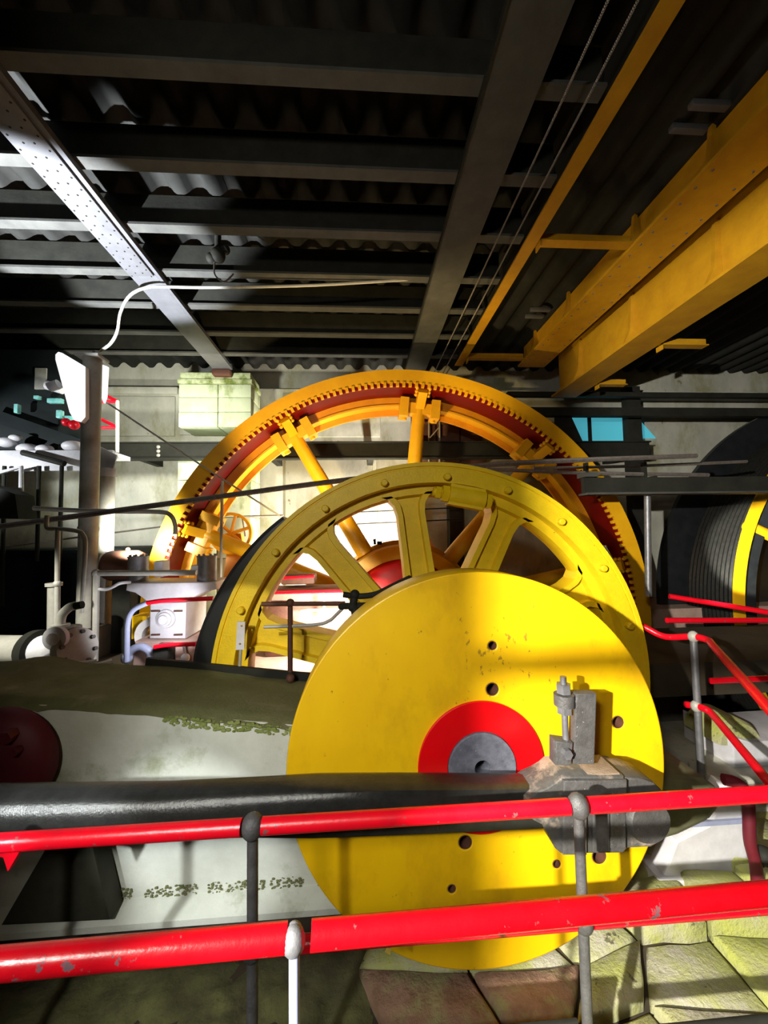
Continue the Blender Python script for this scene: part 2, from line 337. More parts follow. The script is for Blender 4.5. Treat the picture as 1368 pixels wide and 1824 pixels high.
# floors
struct('floor_pit', MB().box(-7.2, 12.2, 1.4, YW, -4.7, -4.6), FLR)
fl = struct('floor_rear', MB().box(-7.2, -1.75, 3.45, 4.9, -1.6, RZ), FLR)
struct('floor_rear_middle', MB().box(-1.75, 1.2, 3.62, 4.9, -1.6, RZ), PNK)
struct('floor_rear_side', MB().box(1.2, 12.2, 3.62, 4.9, -1.6, RZ - 0.02), FLR)
struct('floor_wall_side', MB().box(-7.2, 12.2, 5.95, YW, -1.6, RZ), PNK)
struct('floor_wall_side_left', MB().box(-7.2, -2.85, 4.9, 5.95, -1.6, RZ), FLR)
struct('floor_right', MB().box(2.35, 12.2, 2.9, 3.62, -2.4, GZ + 0.05), FLR)
struct('floor', MB().box(-7.2, 12.2, 0.9, 2.62, -2.6, GZ - 0.05), FLR)
# ================================================================== CEILING STEEL
ZB = 2.7
JY = [2.19, 2.8, 3.4, 4.0, 4.59, 5.22, 5.82]
ordn = ['first', 'second', 'third', 'fourth', 'fifth', 'sixth', 'seventh', 'last']
JL = ['grey steel ceiling joist nearest the camera, dim across the top of the picture',
      'second grey ceiling joist from the camera, dull across the dark roof',
      'third grey ceiling joist from the camera, white-lit beside the riveted girder',
      'fourth grey ceiling joist from the camera, white-lit flange at the end of the rivet plate',
      'fifth grey ceiling joist, just beyond the thin conduit',
      'sixth grey ceiling joist, thin line in the shade before the wall',
      'seventh grey ceiling joist, last one before the back wall']
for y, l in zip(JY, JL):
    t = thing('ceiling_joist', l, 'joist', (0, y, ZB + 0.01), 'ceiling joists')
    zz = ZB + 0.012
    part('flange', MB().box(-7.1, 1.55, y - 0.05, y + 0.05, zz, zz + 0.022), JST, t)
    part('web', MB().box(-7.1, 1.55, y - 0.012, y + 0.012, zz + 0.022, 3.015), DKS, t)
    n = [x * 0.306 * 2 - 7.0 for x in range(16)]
# riveted girder
t = thing('riveted_girder', 'light grey riveted girder running to the mossy pilaster, white-lit rivet plate', 'girder', (-2.17, 3, ZB - 0.06))
part('flange', MB().box(-2.30, -2.04, 0.3, 6.24, ZB - 0.035, ZB + 0.01), LGR, t)
part('rivet_plate', MB().box(-2.29, -2.05, 1.0, 3.95, ZB - 0.055, ZB - 0.035, 0.003), LGR, t)
part('edge_angle', MB().box(-2.035, -2.0, 0.3, 6.24, ZB - 0.04, ZB + 0.008), LGR, t)
mb = MB()
for k in range(34):
    y = 2.3 + k * 0.05
    for xx in ((-2.265, -2.075) if k % 2 else (-2.205, -2.135)): mb.ball((xx, y, ZB - 0.056), 0.008, (1, 1, 0.6), 6, 4)
    if k % 2 == 0: pass
part('rivets', mb, DKS, t, kind='stuff')
t = thing('plain_girder', 'dull grey plain girder crossing the joists, ending at the wall behind the wheel', 'girder', (0.95, 3, ZB - 0.03))
part('flange', MB().box(0.79, 1.12, 0.3, YW - 0.02, ZB - 0.03, ZB + 0.01), JST, t)
part('edge_angle', MB().box(0.775, 0.789, 0.3, YW - 0.02, ZB - 0.04, ZB + 0.01), DKS, t)
# yellow runway beams
t = thing('runway_beam', 'narrow yellow runway beam, thinnest of the three yellow beams overhead', 'beam', (1.63, 3, ZB - 0.03), 'yellow overhead beams')
part('flange', MB().box(1.57, 1.69, 0.3, 6.05, ZB - 0.02, ZB), GIR, t)
part('web', MB().box(1.62, 1.64, 0.3, 6.05, ZB, 3.0), DKS, t, 'dark web')
t = thing('plate_girder', 'middle yellow plate girder overhead with gusset stiffeners and bolt dots', 'girder', (2.83, 3, ZB), 'yellow overhead beams')
part('flange', MB().box(2.61, 3.05, 0.3, 6.05, ZB - 0.03, ZB), GIR, t)
part('web', MB().box(2.72, 2.76, 0.3, 6.05, ZB, 3.0), GIR, t)
for y in (1.75, 2.62, 3.45, 4.65, 5.6):
    part('stiffener', MB().prism([(2.61, ZB), (2.72, ZB), (2.72, ZB + 0.34), (2.69, ZB + 0.34), (2.66, ZB + 0.1)], y - 0.02, y + 0.02), GIR, t)
mb = MB()
for k in range(26):
    for xx in (2.67, 2.99): mb.ball((xx, 2.6 + k * 0.15, ZB - 0.03), 0.012, (1, 1, 0.6), 6, 4)
part('bolt_heads', mb, LGR, t, kind='stuff')
t = thing('deep_girder', 'deepest orange-yellow plate girder, lowest and furthest of the three overhead', 'girder', (3.34, 3, 2.2), 'yellow overhead beams')
part('flange', MB().box(3.15, 3.56, 0.3, 6.05, 2.17, 2.2), GIR, t)
part('web', MB().box(3.3, 3.34, 0.3, 6.05, 2.2, 3.015), GIR, t)
for y in (1.62, 2.35, 3.2, 4.3, 5.4):
    part('stiffener', MB().prism([(3.15, 2.2), (3.3, 2.2), (3.3, 2.8), (3.26, 2.8), (3.22, 2.35)], y - 0.02, y + 0.02), GIR, t)
for y, x0, x1, z, l in ((3.4, 1.7, 2.6, ZB + 0.0, 'yellow cross strut between runway beam and plate girder, the nearer of two'),
                     (5.82, 1.7, 2.6, ZB + 0.0, 'yellow cross strut between runway beam and plate girder, the one by the wall'),
                     (4.28, 3.57, 4.15, 2.17, 'short yellow bracket on the far side of the deepest girder, the longer of two'),
                     (5.5, 3.57, 4.02, 2.17, 'short yellow bracket on the far side of the deepest girder, close above the wheel')):
    mb = MB().box(x0, x1, y - 0.05, y + 0.05, z - 0.012, z + 0.0).box(x0, x1, y - 0.012, y + 0.012, z, z + 0.08)
    mb.box(x0, x0 + 0.012, y - 0.05, y + 0.05, z - 0.07, z + 0.0)
    solo('cross_strut', mb, GIR, l, 'strut', 'yellow cross struts')
for (x0, x1, y, l) in ((1230, 1300, 191, 'small grey cleat in the dark above the plate girder, the upper of the pair'),
                       (1195, 1260, 233, 'small grey cleat in the dark above the plate girder, the lower of the pair'),
                       (945, 980, 554, 'small pale cleat beside the plate girder by the far stiffener, front one'),
                       (936, 968, 566, 'small pale cleat beside the plate girder by the far stiffener, back one')):
    a, b = atz(x0, y, 2.99), atz(x1, y, 2.99)
    solo('cleat', MB().box(a.x, b.x, a.y - 0.025, a.y + 0.025, 2.99, 3.034, 0.004), LGR, l, 'bracket', 'ceiling cleats')
for i, (x, l) in enumerate(((1.27, 'thin steel cable strung under the roof, beside the plain girder'), (1.42, 'thin steel cable strung under the roof, beside the runway beam'))):
    solo('overhead_cable', MB().tube([(x, 0.6, 2.66), (x, 2.2, 2.62), (x, 4.4, 2.62), (x, 6.9, 2.66)], 0.008, 6), ROP, l, 'cable', 'overhead cables')
# conduit along the joists, down to the floodlight post
p = [at(742, 497, 4.02), at(560, 508, 4.02), at(380, 512, 4.02), at(300, 511, 4.02), at(262, 512, 4.03), at(232, 526, 4.06), at(215, 556, 4.12), at(209, 590, 4.22), at(197, 612, 4.32), at(179, 625, 4.4)]
solo('conduit', MB().tube(smooth_path(p, 5), 0.015, 8), PIP, 'grey conduit bending down from the joists to the floodlight post', 'conduit')
# hanging pipe fitting cluster on the ceiling
t = thing('pipe_hanger', 'dark clustered pipe hanger hanging below the ceiling joists', 'hanger', at(388, 512, 3.7))
p = at(388, 455, 3.7)
part('stem', MB().tube([(p.x, p.y, 3.03), (p.x, p.y, p.z)], 0.03, 10), DKS, t)
part('clamp', MB().ball((p.x, p.y, p.z), 0.07).ball((p.x + 0.07, p.y, p.z + 0.06), 0.045).ball((p.x - 0.06, p.y, p.z - 0.03), 0.05), DKS, t)
part('hook', MB().tube(smooth_path([(p.x - 0.02, p.y, p.z), (p.x - 0.03, p.y, p.z - 0.18), (p.x + 0.06, p.y, p.z - 0.26), (p.x + 0.15, p.y, p.z - 0.18)], 6), 0.008, 6), ROP, t)
# ================================================================== CRANK DISC AND SHAFT
t = thing('crank_disc', 'large flat yellow crank disc with red centre ring, in front of everything', 'crank disc', (AX, 2.0, AZ - 0.924))
holes = [(0.641, -0.557, 0.021), (0.634, -0.766, 0.03), (1.261, -0.951, 0.029), (0.48, -1.469, 0.031), (0.41, -1.674, 0.018), (0.922, -1.597, 0.018), (1.135, -1.576, 0.034)]
loops = [circ(AX, AZ, 0.924, 160), circ(AX, AZ, 0.166, 64)] + [circ(x, z, r, 20) for x, z, r in holes]
part('disc', plate(loops, 1.9, 2.13, 0.008), YEL, t)
for x, z, r in holes:
    part('bore', MB().lathe([(r + 0.001, 1.902), (r + 0.001, 2.12), (0.0, 2.12), (0.0, 2.115), (r - 0.002, 2.115), (r - 0.002, 1.902)], (x, 0, z), seg=20), BRK, t, 'dark bored hole')
part('centre_ring', plate([circ(AX, AZ, 0.3065, 96), circ(AX, AZ, 0.1655, 64)], 1.885, 1.901, 0.003), RED, t, 'red centre ring')
t = thing('crankshaft', 'grey steel shaft end with a drilled centre, inside the red ring', 'shaft', (AX, 3.5, AZ - 0.16))
part('shaft_end', plate([circ(AX, AZ, 0.1635, 64), circ(AX, AZ, 0.037, 24)], 1.875, 2.3, 0.003), HUB, t)
part('journal', MB().lathe([(0.0, 2.3), (0.15, 2.3), (0.15, 6.25), (0.0, 6.25)], (AX, 0, AZ), seg=40), STL, t)
# ================================================================== CONNECTING ROD
t = thing('connecting_rod', 'dark steel connecting rod lying across the yellow disc to its crank pin', 'connecting rod', (-0.4, 1.7, -1.28))
def cz(x, y, Y): v = at(x, y, Y); return (v.x, v.z)
# round at the crosshead end, squared off towards the big end
vs = []; fs = []; seg = 24; mb = MB()
secs = [(-420, 1404, 1492), (0, 1404, 1490), (300, 1400, 1485), (560, 1393, 1478), (700, 1391, 1474), (840, 1391, 1469), (962, 1391, 1464)]
for i, (px, yt, yb) in enumerate(secs):
    top, bot = at(px, yt, 1.68), at(px, yb, 1.68); r = (top.z - bot.z) / 2; zc = (top.z + bot.z) / 2
    k = max(0.0, min(1.0, (px - 400) / 300))
    for a in range(seg):
        c, s_ = math.cos(2 * PI * a / seg), math.sin(2 * PI * a / seg)
        e = 2.0 + k * 7.0; f = (abs(c) ** e + abs(s_) ** e) ** (-1.0 / e)
        vs.append((top.x, 1.69 + c * f * r * (1 - 0.3 * k), zc + s_ * f * r))
for i in range(len(secs) - 1):
    for a in range(seg): fs.append((i * seg + a, i * seg + (a + 1) % seg, (i + 1) * seg + (a + 1) % seg, (i + 1) * seg + a))
fs += [tuple(range(seg)), tuple(range((len(secs) - 1) * seg, len(secs) * seg))]
mb.add(vs, fs, True); part('shank', mb, ROD, t)
BY = 1.60
body = [(938, 1425), (955, 1412), (975, 1403), (990, 1394), (1001, 1384), (1112, 1383), (1117, 1512), (1110, 1520), (1000, 1521), (990, 1513), (978, 1490), (966, 1470), (938, 1455)]
part('big_end', plate([[cz(x, y, BY) for x, y in body]], BY, 1.755, 0.006), DST, t, 'dusty grey big end')
strap = [(1112, 1384), (1140, 1386), (1165, 1394), (1184, 1412), (1195, 1442), (1196, 1470), (1184, 1497), (1160, 1510), (1117, 1512)]
part('strap_end', plate([[cz(x, y, BY + 0.01) for x, y in strap]], BY + 0.01, 1.76, 0.01), DST, t)
# sandy dust lying on the top
x0, z0 = cz(1003, 1384, BY); x1, z1 = cz(1108, 1382, BY)
part('dust_cake', MB().box(x0, x1, BY + 0.012, 1.75, z1 - 0.004, z1 + 0.004, 0.003), SND, t, 'sandy dust on top')
for (xa, xb, ya, yb, dp) in ((1000, 1112, 1386, 1413, 0.018), (1000, 1042, 1420, 1518, 0.016), (1053, 1082, 1420, 1512, 0.016), (1085, 1112, 1424, 1508, 0.012)):
    part('gib' if xa != 1000 or ya > 1400 else 'top_band', plate([[cz(xa, yb, BY), cz(xb, yb, BY), cz(xb, ya, BY), cz(xa, ya, BY)]], BY - dp, BY - 0.0005, 0.005), GRY, t)
cp = at(1151, 1456, BY)
part('crank_pin_cap', MB().lathe([(0.0, BY - 0.03), (0.08, BY - 0.03), (0.092, BY - 0.015), (0.092, BY + 0.009), (0.0, BY + 0.009)], (cp.x, 0, cp.z), seg=40), GRY, t)
part('crank_pin', MB().tube([(cp.x, 1.761, cp.z), (cp.x, 1.885, cp.z)], 0.09, 28), STL, t)
part('cotter', plate([[cz(1022, 1362, 1.64), cz(1059, 1362, 1.64), cz(1063, 1236, 1.64), cz(1026, 1236, 1.64)]], 1.64, 1.69, 0.005), GRY, t, 'upright grey cotter block with a chipped top')
part('bolt_block', plate([[cz(990, 1364, 1.63), cz(1018, 1364, 1.63), cz(1021, 1324, 1.63), cz(990, 1320, 1.63)]], 1.63, 1.69, 0.005), GRY, t)
bY = 1.66
b0, b1 = at(1003, 1322, bY), at(1003, 1205, bY)
part('bolt', MB().tube([(b1.x, bY, b0.z - 0.03), (b1.x, bY, b1.z)], 0.0135, 14), STL, t)
nz = lambda y: at(1003, y, bY).z
part('nut', MB().hexa((b1.x, bY, nz(1226)), 0.031, 0.038, 'Z'), STL, t, 'bright hexagonal nut')
part('nut', MB().hexa((b1.x, bY, nz(1263)), 0.032, 0.032, 'Z'), STL, t, 'bright hexagonal nut')
part('lug', MB().lathe([(0.014, nz(1256)), (0.042, nz(1256)), (0.042, nz(1236)), (0.014, nz(1236))], (b1.x, bY, 0), 'Z', 24).box(b1.x + 0.03, at(1026, 1240, bY).x + 0.012, bY - 0.015, bY + 0.015, nz(1255), nz(1237)), GRY, t)
q = at(1009, 1342, 1.62)
part('set_screw', MB().hexa((q.x, 1.62, q.z), 0.021, 0.03, 'Y'), STL, t)
# ================================================================== FLYWHEEL
FY = 2.95
t = thing('flywheel', 'olive-yellow spoked flywheel standing behind the yellow crank disc', 'flywheel', (AX, FY + 0.2, AZ - 1.667))
C3 = (AX, 0, AZ)
part('rim', MB().lathe([(1.667, FY), (1.667, FY + 0.42), (1.50, FY + 0.42), (1.50, FY + 0.02), (1.508, FY), (1.622, FY), (1.627, FY + 0.012), (1.633, FY + 0.012), (1.638, FY)], C3, seg=144), FLY, t)
part('felloe', MB().lathe([(1.50, FY + 0.10), (1.50, FY + 0.30), (1.43, FY + 0.30), (1.415, FY + 0.26), (1.415, FY + 0.14), (1.43, FY + 0.10)], C3, seg=144), FLY, t)
part('hub', MB().lathe([(0.16, FY - 0.1), (0.34, FY - 0.1), (0.36, FY - 0.06), (0.36, FY + 0.44), (0.34, FY + 0.48), (0.16, FY + 0.48)], C3, seg=64), FLY, t)
for a in (63.7, 97.0, 129.5, 164.3, 198.0, 232.0, 266.0, 299.0, 331.0, 27.0):
    a = math.radians(a); d = Vector((math.cos(a), 0, math.sin(a))); n = Vector((-math.sin(a), 0, math.cos(a))); c = Vector(C3)
    def sec(r, w0, w1): return w0 + (w1 - w0) * (r - 0.34) / 1.08
    mb = MB(); vs = []; fs = []
    rr = [0.34, 0.9, 1.28, 1.36, 1.41, 1.44]; ww = [0.135, 0.118, 0.11, 0.125, 0.165, 0.225]
    # web with raised edge ribs: section across the spoke (offset fraction, depth)
    prof = [(-1, 0.115), (-0.98, 0.10), (-0.62, 0.10), (-0.56, 0.15), (0.56, 0.15), (0.62, 0.10), (0.98, 0.10), (1, 0.115), (1, 0.285), (0.6, 0.30), (0.54, 0.25), (-0.54, 0.25), (-0.6, 0.30), (-1, 0.285)]
    for r, w in zip(rr, ww):
        for q, y in prof: vs.append(c + d * r + n * (w * q) + Vector((0, FY + y, 0)))
    k = len(prof)
    for i in range(len(rr) - 1):
        for j in range(k): fs.append((i * k + j, i * k + (j + 1) % k, (i + 1) * k + (j + 1) % k, (i + 1) * k + j))
    fs += [tuple(range(k)), tuple(range((len(rr) - 1) * k, len(rr) * k))]
    mb.add(vs, fs); part('spoke', mb, FLY, t, angle=25)
bolt = MB().lathe([(0.0, -0.05), (0.02, -0.05), (0.027, -0.042), (0.027, 0.004), (0.0, 0.004)], (0, 0, 0), seg=14).mesh('rim_bolt', FLY)
copies('rim_bolt', bolt, [(AX + 1.551 * math.cos(math.radians(14 + 18 * k)), FY, AZ + 1.551 * math.sin(math.radians(14 + 18 * k))) for k in range(20)], t)
# joint coupling under the rim
a = math.radians(79.3); cc = Vector((AX + 1.425 * math.cos(a), FY + 0.0, AZ + 1.41 * math.sin(a))); tn = Vector((math.sin(a), 0, -math.cos(a)))
part('joint_clamp', MB().tube([cc - tn * 0.15, cc + tn * 0.13], 0.085, 20).beam(cc - tn * 0.15, cc + tn * 0.12, 0.12, 0.16), FLY, t)
part('clamp_bolt', MB().tube([cc - tn * 0.27, cc + tn * 0.2], 0.035, 14).tube([cc + tn * 0.135, cc + tn * 0.185], 0.062, 6).tube([cc - tn * 0.2, cc - tn * 0.15], 0.068, 6).tube([cc - tn * 0.25, cc - tn * 0.21], 0.05, 6), FLY, t)
# brake shoes
def shoe(name, a0, a1, r0, f, m, label):
    mb = MB(); vs = []; fs = []; n = 24
    for i in range(n + 1):
        u = i / n; a = math.radians(a0 + (a1 - a0) * u); ro = f(u)
        for r, y in ((r0, FY + 0.06), (ro - 0.03, FY + 0.06), (ro, FY + 0.09), (ro, FY + 0.36), (r0, FY + 0.36)):
            vs.append((AX + r * math.cos(a), y, AZ + r * math.sin(a)))
    for i in range(n):
        for j in range(5): fs.append((i * 5 + j, i * 5 + (j + 1) % 5, i * 5 + 5 + (j + 1) % 5, i * 5 + 5 + j))
    fs += [(0, 1, 2, 3, 4), tuple(range(n * 5, n * 5 + 5))]
    mb.add(vs, fs); return solo(name, mb, m, label, 'brake shoe')
shoe('brake_shoe', 132.5, 183, 1.675, lambda u: 1.715 + 0.115 * min(1, u * 1.3), BLK, 'black curved brake shoe hugging the flywheel rim beside the white winch')
shoe('brake_shoe', 20.5, 35, 1.675, lambda u: 1.70 + 0.03 * u, PIP, 'thin pale brake liner against the flywheel rim beside the big drum')
# gauge plate on a rod before the rim
t = thing('gauge_bracket', 'small grey drilled plate on a thin rod before the flywheel rim', 'bracket', at(427, 1198, 2.86))
p0, p1, p2 = at(427, 1186, 2.86), at(429, 1156, 2.86), at(431, 1106, 2.86)
part('rod', MB().tube([p0, p1], 0.011, 10), PIP, t)
part('plate', plate([[(p1.x - 0.03, p1.z), (p1.x + 0.03, p1.z), (p1.x + 0.034, p2.z - 0.004), (p1.x - 0.02, p2.z)], circ(p1.x, p1.z + 0.04, 0.008, 10), circ(p1.x + 0.012, p2.z - 0.03, 0.008, 10)], 2.84, 2.856), WHT, t)
# ================================================================== BIG DRUM
DY = 5.0
t = thing('rope_drum', 'huge orange-yellow spoked drum with dark red inner shell, behind the flywheel', 'drum', (AX, DY + 0.3, AZ - 3.28))
part('front_flange', MB().lathe([(3.28, DY), (3.28, DY + 0.03), (3.105, DY + 0.03), (3.105, DY)], C3, seg=200), DRM, t)
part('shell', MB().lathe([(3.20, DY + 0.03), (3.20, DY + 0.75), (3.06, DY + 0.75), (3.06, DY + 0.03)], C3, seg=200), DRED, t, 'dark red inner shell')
mb = MB(); nt_ = 230
for k in range(nt_):
    a = 2 * PI * k / nt_; c, s_ = math.cos(a), math.sin(a)
    if s_ < -0.5: continue
    p = Vector((AX + 3.085 * c, DY + 0.012, AZ + 3.085 * s_)); mb.beam(p - Vector((c, 0, s_)) * 0.032, p + Vector((c, 0, s_)) * 0.025, 0.038, 0.05, (0, 1, 0))
part('rim_teeth', mb, DRM, t, 'row of small bolt heads', 'stuff')
part('inner_ring', MB().lathe([(3.06, DY + 0.45), (3.06, DY + 0.49), (2.955, DY + 0.49), (2.955, DY + 0.45)], C3, seg=200), BRN, t, 'amber inner ring')
part('ring_lip', MB().lathe([(2.955, DY + 0.43), (2.955, DY + 0.62), (2.93, DY + 0.62), (2.93, DY + 0.43)], C3, seg=200), DRM, t)
part('back_ring', MB().lathe([(3.06, DY + 0.62), (3.06, DY + 0.66), (2.85, DY + 0.66), (2.85, DY + 0.62)], C3, seg=200), BRN, t)
part('hub_ring', MB().lathe([(0.78, 5.12), (0.95, 5.12), (0.97, 5.15), (0.97, 5.6), (0.78, 5.6)], C3, seg=64).lathe([(0.97, 5.3), (1.03, 5.3), (1.03, 5.38), (0.97, 5.38)], C3, seg=64), DRM, t)
part('hub_cover', MB().lathe([(0.16, 5.0), (0.6, 5.0), (0.74, 5.06), (0.78, 5.16), (0.78, 5.55), (0.16, 5.55)], C3, seg=64), RED, t, 'bright red hub cover')
for k in range(10):
    a = math.radians(84.2 + 36 * k); d = Vector((math.cos(a), 0, math.sin(a))); n = Vector((-math.sin(a), 0, math.cos(a))); c = Vector((AX, 5.35, AZ))
    sp = part('spoke', MB().tube([c + d * 0.9, c + d * 2.9], 0.09, 20, rs=[0.12, 0.088]), DRM, t)
    q = c + d * 2.86
    mb = MB().beam(q - n * 0.24, q + n * 0.24, 0.16, 0.15, d).beam(q - n * 0.28, q - n * 0.16, 0.24, 0.26, d).beam(q + n * 0.16, q + n * 0.28, 0.24, 0.26, d)
    mb.tube([q - n * 0.2 - d * 0.16, q - n * 0.2 + d * 0.12], 0.035, 8).tube([q + n * 0.2 - d * 0.16, q + n * 0.2 + d * 0.12], 0.035, 8)
    part('clamp', mb, DRM, sp)
    f0 = q + Vector((0, -0.05, 0)) + d * 0.05; f1 = c + d * 3.06 + Vector((0, -0.28, 0))
    mb = MB().beam(f0, f1, 0.15, 0.12, n)
    for u in (0.55, 0.75, 0.95):
        pp = f0.lerp(f1, u)
        for sg in (-1, 1): mb.ball(pp + n * 0.085 * sg + Vector((0, -0.05, 0)), 0.026, (1, 1, 1), 8, 5)
    part('strut', mb, DRM, sp)
# ================================================================== TWIN DRUM AT THE SIDE
TX, TZ = 8.38, -1.18
t = thing('second_drum', 'second yellow-rimmed winding drum, mostly outside the picture beside the chrome pole', 'drum', (TX, 5.7, TZ - 3.38))
T3 = (TX, 0, TZ)
part('front_rim', MB().lathe([(3.14, 5.2), (3.14, 5.24), (2.99, 5.24), (2.99, 5.2)], T3, seg=160), DRM, t)
part('barrel', MB().lathe([(2.86, 5.32), (2.86, 6.25), (2.7, 6.25), (2.7, 5.32)], T3, seg=160), BLK, t)
mb = MB()
for k in range(12): mb.lathe([(2.93 + 0.035 * math.cos(2 * PI * j / 6), 5.4 + 0.07 * k + 0.035 * math.sin(2 * PI * j / 6)) for j in range(6)], T3, seg=120, a0=math.radians(70), a1=math.radians(290))
part('rope_wraps', mb, ROD, t, 'turns of dark wire rope', 'stuff')
part('back_cheek', MB().lathe([(3.38, 6.28), (3.38, 6.36), (1.0, 6.36), (1.0, 6.28)], T3, seg=160), BLK, t, 'black back cheek')
for k in range(10):
    a = math.radians(12 + 36 * k); d = Vector((math.cos(a), 0, math.sin(a)))
    part('spoke', MB().tube([Vector((TX, 5.36, TZ)) + d * 0.5, Vector((TX, 5.36, TZ)) + d * 2.97], 0.08, 14), DRM, t)
part('hub', MB().lathe([(0.0, 5.1), (0.5, 5.1), (0.6, 5.2), (0.6, 6.2), (0.0, 6.2)], T3, seg=40), DRM, t)
solo('chrome_pole', MB().tube([at(1155, 1062, 4.3), at(1153, 872, 4.3)], 0.035, 16), STL, 'shiny upright steel pole between the big drum and the second drum', 'pole')
# ================================================================== ENGINE BED
t = thing('engine_bed', 'long grey concrete engine bed with a mossy top, beside the disc', 'foundation', (-1.5, 2.5, GZ))
fr = [(-4.5, -0.80), (-2.6, -0.815), (-1.9, -0.836), (-1.5, -0.87), (-1.233, -0.904), (-0.366, -1.02), (0.05, -1.07)]
BKY = 2.86
bk = [(-4.5, -0.79), (-2.9, -0.81), (-2.45, -0.84), (-1.8, -0.87), (-1.363, -0.90), (-0.401, -1.041), (0.05, -1.09)]
mb = MB(); vs = []; fs = []; n = len(fr)
for (x, z), (x2, z2) in zip(fr, bk):
    vs += [(x, 2.2, -1.86), (x, 2.2, z - 0.045), (x, 2.215, z - 0.018), (x2, BKY, z2 - 0.018), (x2, BKY, -1.86)]
for i in range(n - 1):
    for j in range(5): fs.append((i * 5 + j, i * 5 + (j + 1) % 5, i * 5 + 5 + (j + 1) % 5, i * 5 + 5 + j))
fs += [(0, 1, 2, 3, 4), tuple(range((n - 1) * 5, n * 5))]
mb.add(vs, fs); part('body', mb, CON, t)
# moss-darkened top skin, lumpy, with a ragged front edge
mb = MB(); vs = []; fs = []; nx, ny = 90, 14
def lerp_line(L, x):
    for (a, za), (b, zb) in zip(L, L[1:]):
        if a <= x <= b: return za + (zb - za) * (x - a) / (b - a)
    return L[-1][1]
from mathutils import noise as mnoise
for i in range(nx + 1):
    x = -4.4 + 4.44 * i / nx
    for j in range(ny + 1):
        v = j / ny; y = 2.2 + 0.655 * v
        z = lerp_line(fr, x) * (1 - v) + lerp_line(bk, x) * v + 0.004
        z += 0.012 * mnoise.noise(Vector((x * 5, y * 6, 0)))
        if j == 0: z -= 0.03 + 0.03 * abs(mnoise.noise(Vector((x * 14, 3, 0)))); y -= 0.012
        hump = 0.05 * math.exp(-((x + 2.15) / 0.22) ** 2) * v
        vs.append((x, y, z + hump))
for i in range(nx):
    for j in range(ny): fs.append((i * (ny + 1) + j, (i + 1) * (ny + 1) + j, (i + 1) * (ny + 1) + j + 1, i * (ny + 1) + j + 1))
mb.add(vs, fs, True); part('moss_cover', mb, MOS, t, 'olive green mossy top', angle=80)
part('footing_lip', MB().prism([(2.2, -1.86), (2.10, -1.90), (2.10, -1.93), (2.2, -1.95), (2.86, -1.95), (2.86, -1.86)], -4.5, 0.02, 'X'), CON, t)
part('footing', MB().box(-4.5, 0.02, 2.24, 2.86, GZ - 0.05, -1.951), FLR, t)
mb = MB(); 
for k in range(620):
    x = random.uniform(-1.6, 0.0); r = random.uniform(0.002, 0.007)
    if mnoise.noise(Vector((x * 9, 0, 0))) < -0.15: continue
    mb.ball((x, 2.195, -1.845 + random.uniform(-0.02, 0.035)), r, (1.3, 0.6, 1), 6, 4)
part('moss_fringe', mb, MOS, t, 'dark moss fringe', 'stuff')
mb = MB()
for k in range(260):
    x = random.uniform(-1.05, 0.0); r = random.uniform(0.003, 0.011); mb.ball((x, 2.196, lerp_line(fr, x) - 0.05 + random.uniform(-0.02, 0.03)), r, (1.4, 0.7, 1), 6, 4)
part('moss_tufts', mb, ALG, t, 'green moss tufts on the edge', 'stuff')
part('kerb_rail', MB().beam((-1.5, 2.875, -0.87), (0.0, 2.875, -1.07), 0.03, 0.06), DKS, t, 'dark steel edge strip')
# dark guard rail before the flywheel
t = thing('guard_rail', 'dark brown pipe guard rail with double ball fittings before the flywheel', 'railing', at(517, 1205, 2.84))
Yg = 2.78
part('post', MB().tube([at(517, 1196, Yg), at(517, 1078, Yg)], 0.018, 10), BRK, t)
part('post_foot', MB().ball(at(517, 1208, Yg), 0.03), BRK, t)
part('post_head', MB().ball(at(517, 1074, Yg), 0.03), BRK, t)
part('top_rail', MB().tube([at(466, 1076, Yg), at(615, 1075, Yg)], 0.016, 10), BRK, t)
part('fitting', MB().ball(at(632, 1059, Yg - 0.1), 0.034).ball(at(628, 1081, Yg - 0.1), 0.034).tube([at(632, 1059, Yg - 0.1), at(628, 1081, Yg - 0.1)], 0.026).tube([at(630, 1078, Yg - 0.1), at(640, 1118, Yg - 0.1)], 0.03).tube([at(606, 1080, Yg), at(660, 1079, Yg - 0.15)], 0.024), DKS, t)
part('curved_rail', MB().tube(smooth_path([at(611, 1059, Yg - 0.1), at(640, 1062, Yg - 0.1), at(670, 1058, Yg - 0.15), at(700, 1044, Yg - 0.25), at(730, 1030, Yg - 0.35)], 6), 0.02, 10), DKS, t)
part('lower_stay', MB().tube(smooth_path([at(612, 1082, Yg), at(598, 1096, Yg), at(586, 1106, Yg), at(560, 1113, Yg), at(470, 1117, Yg)], 6), 0.012, 8), PIP, t)
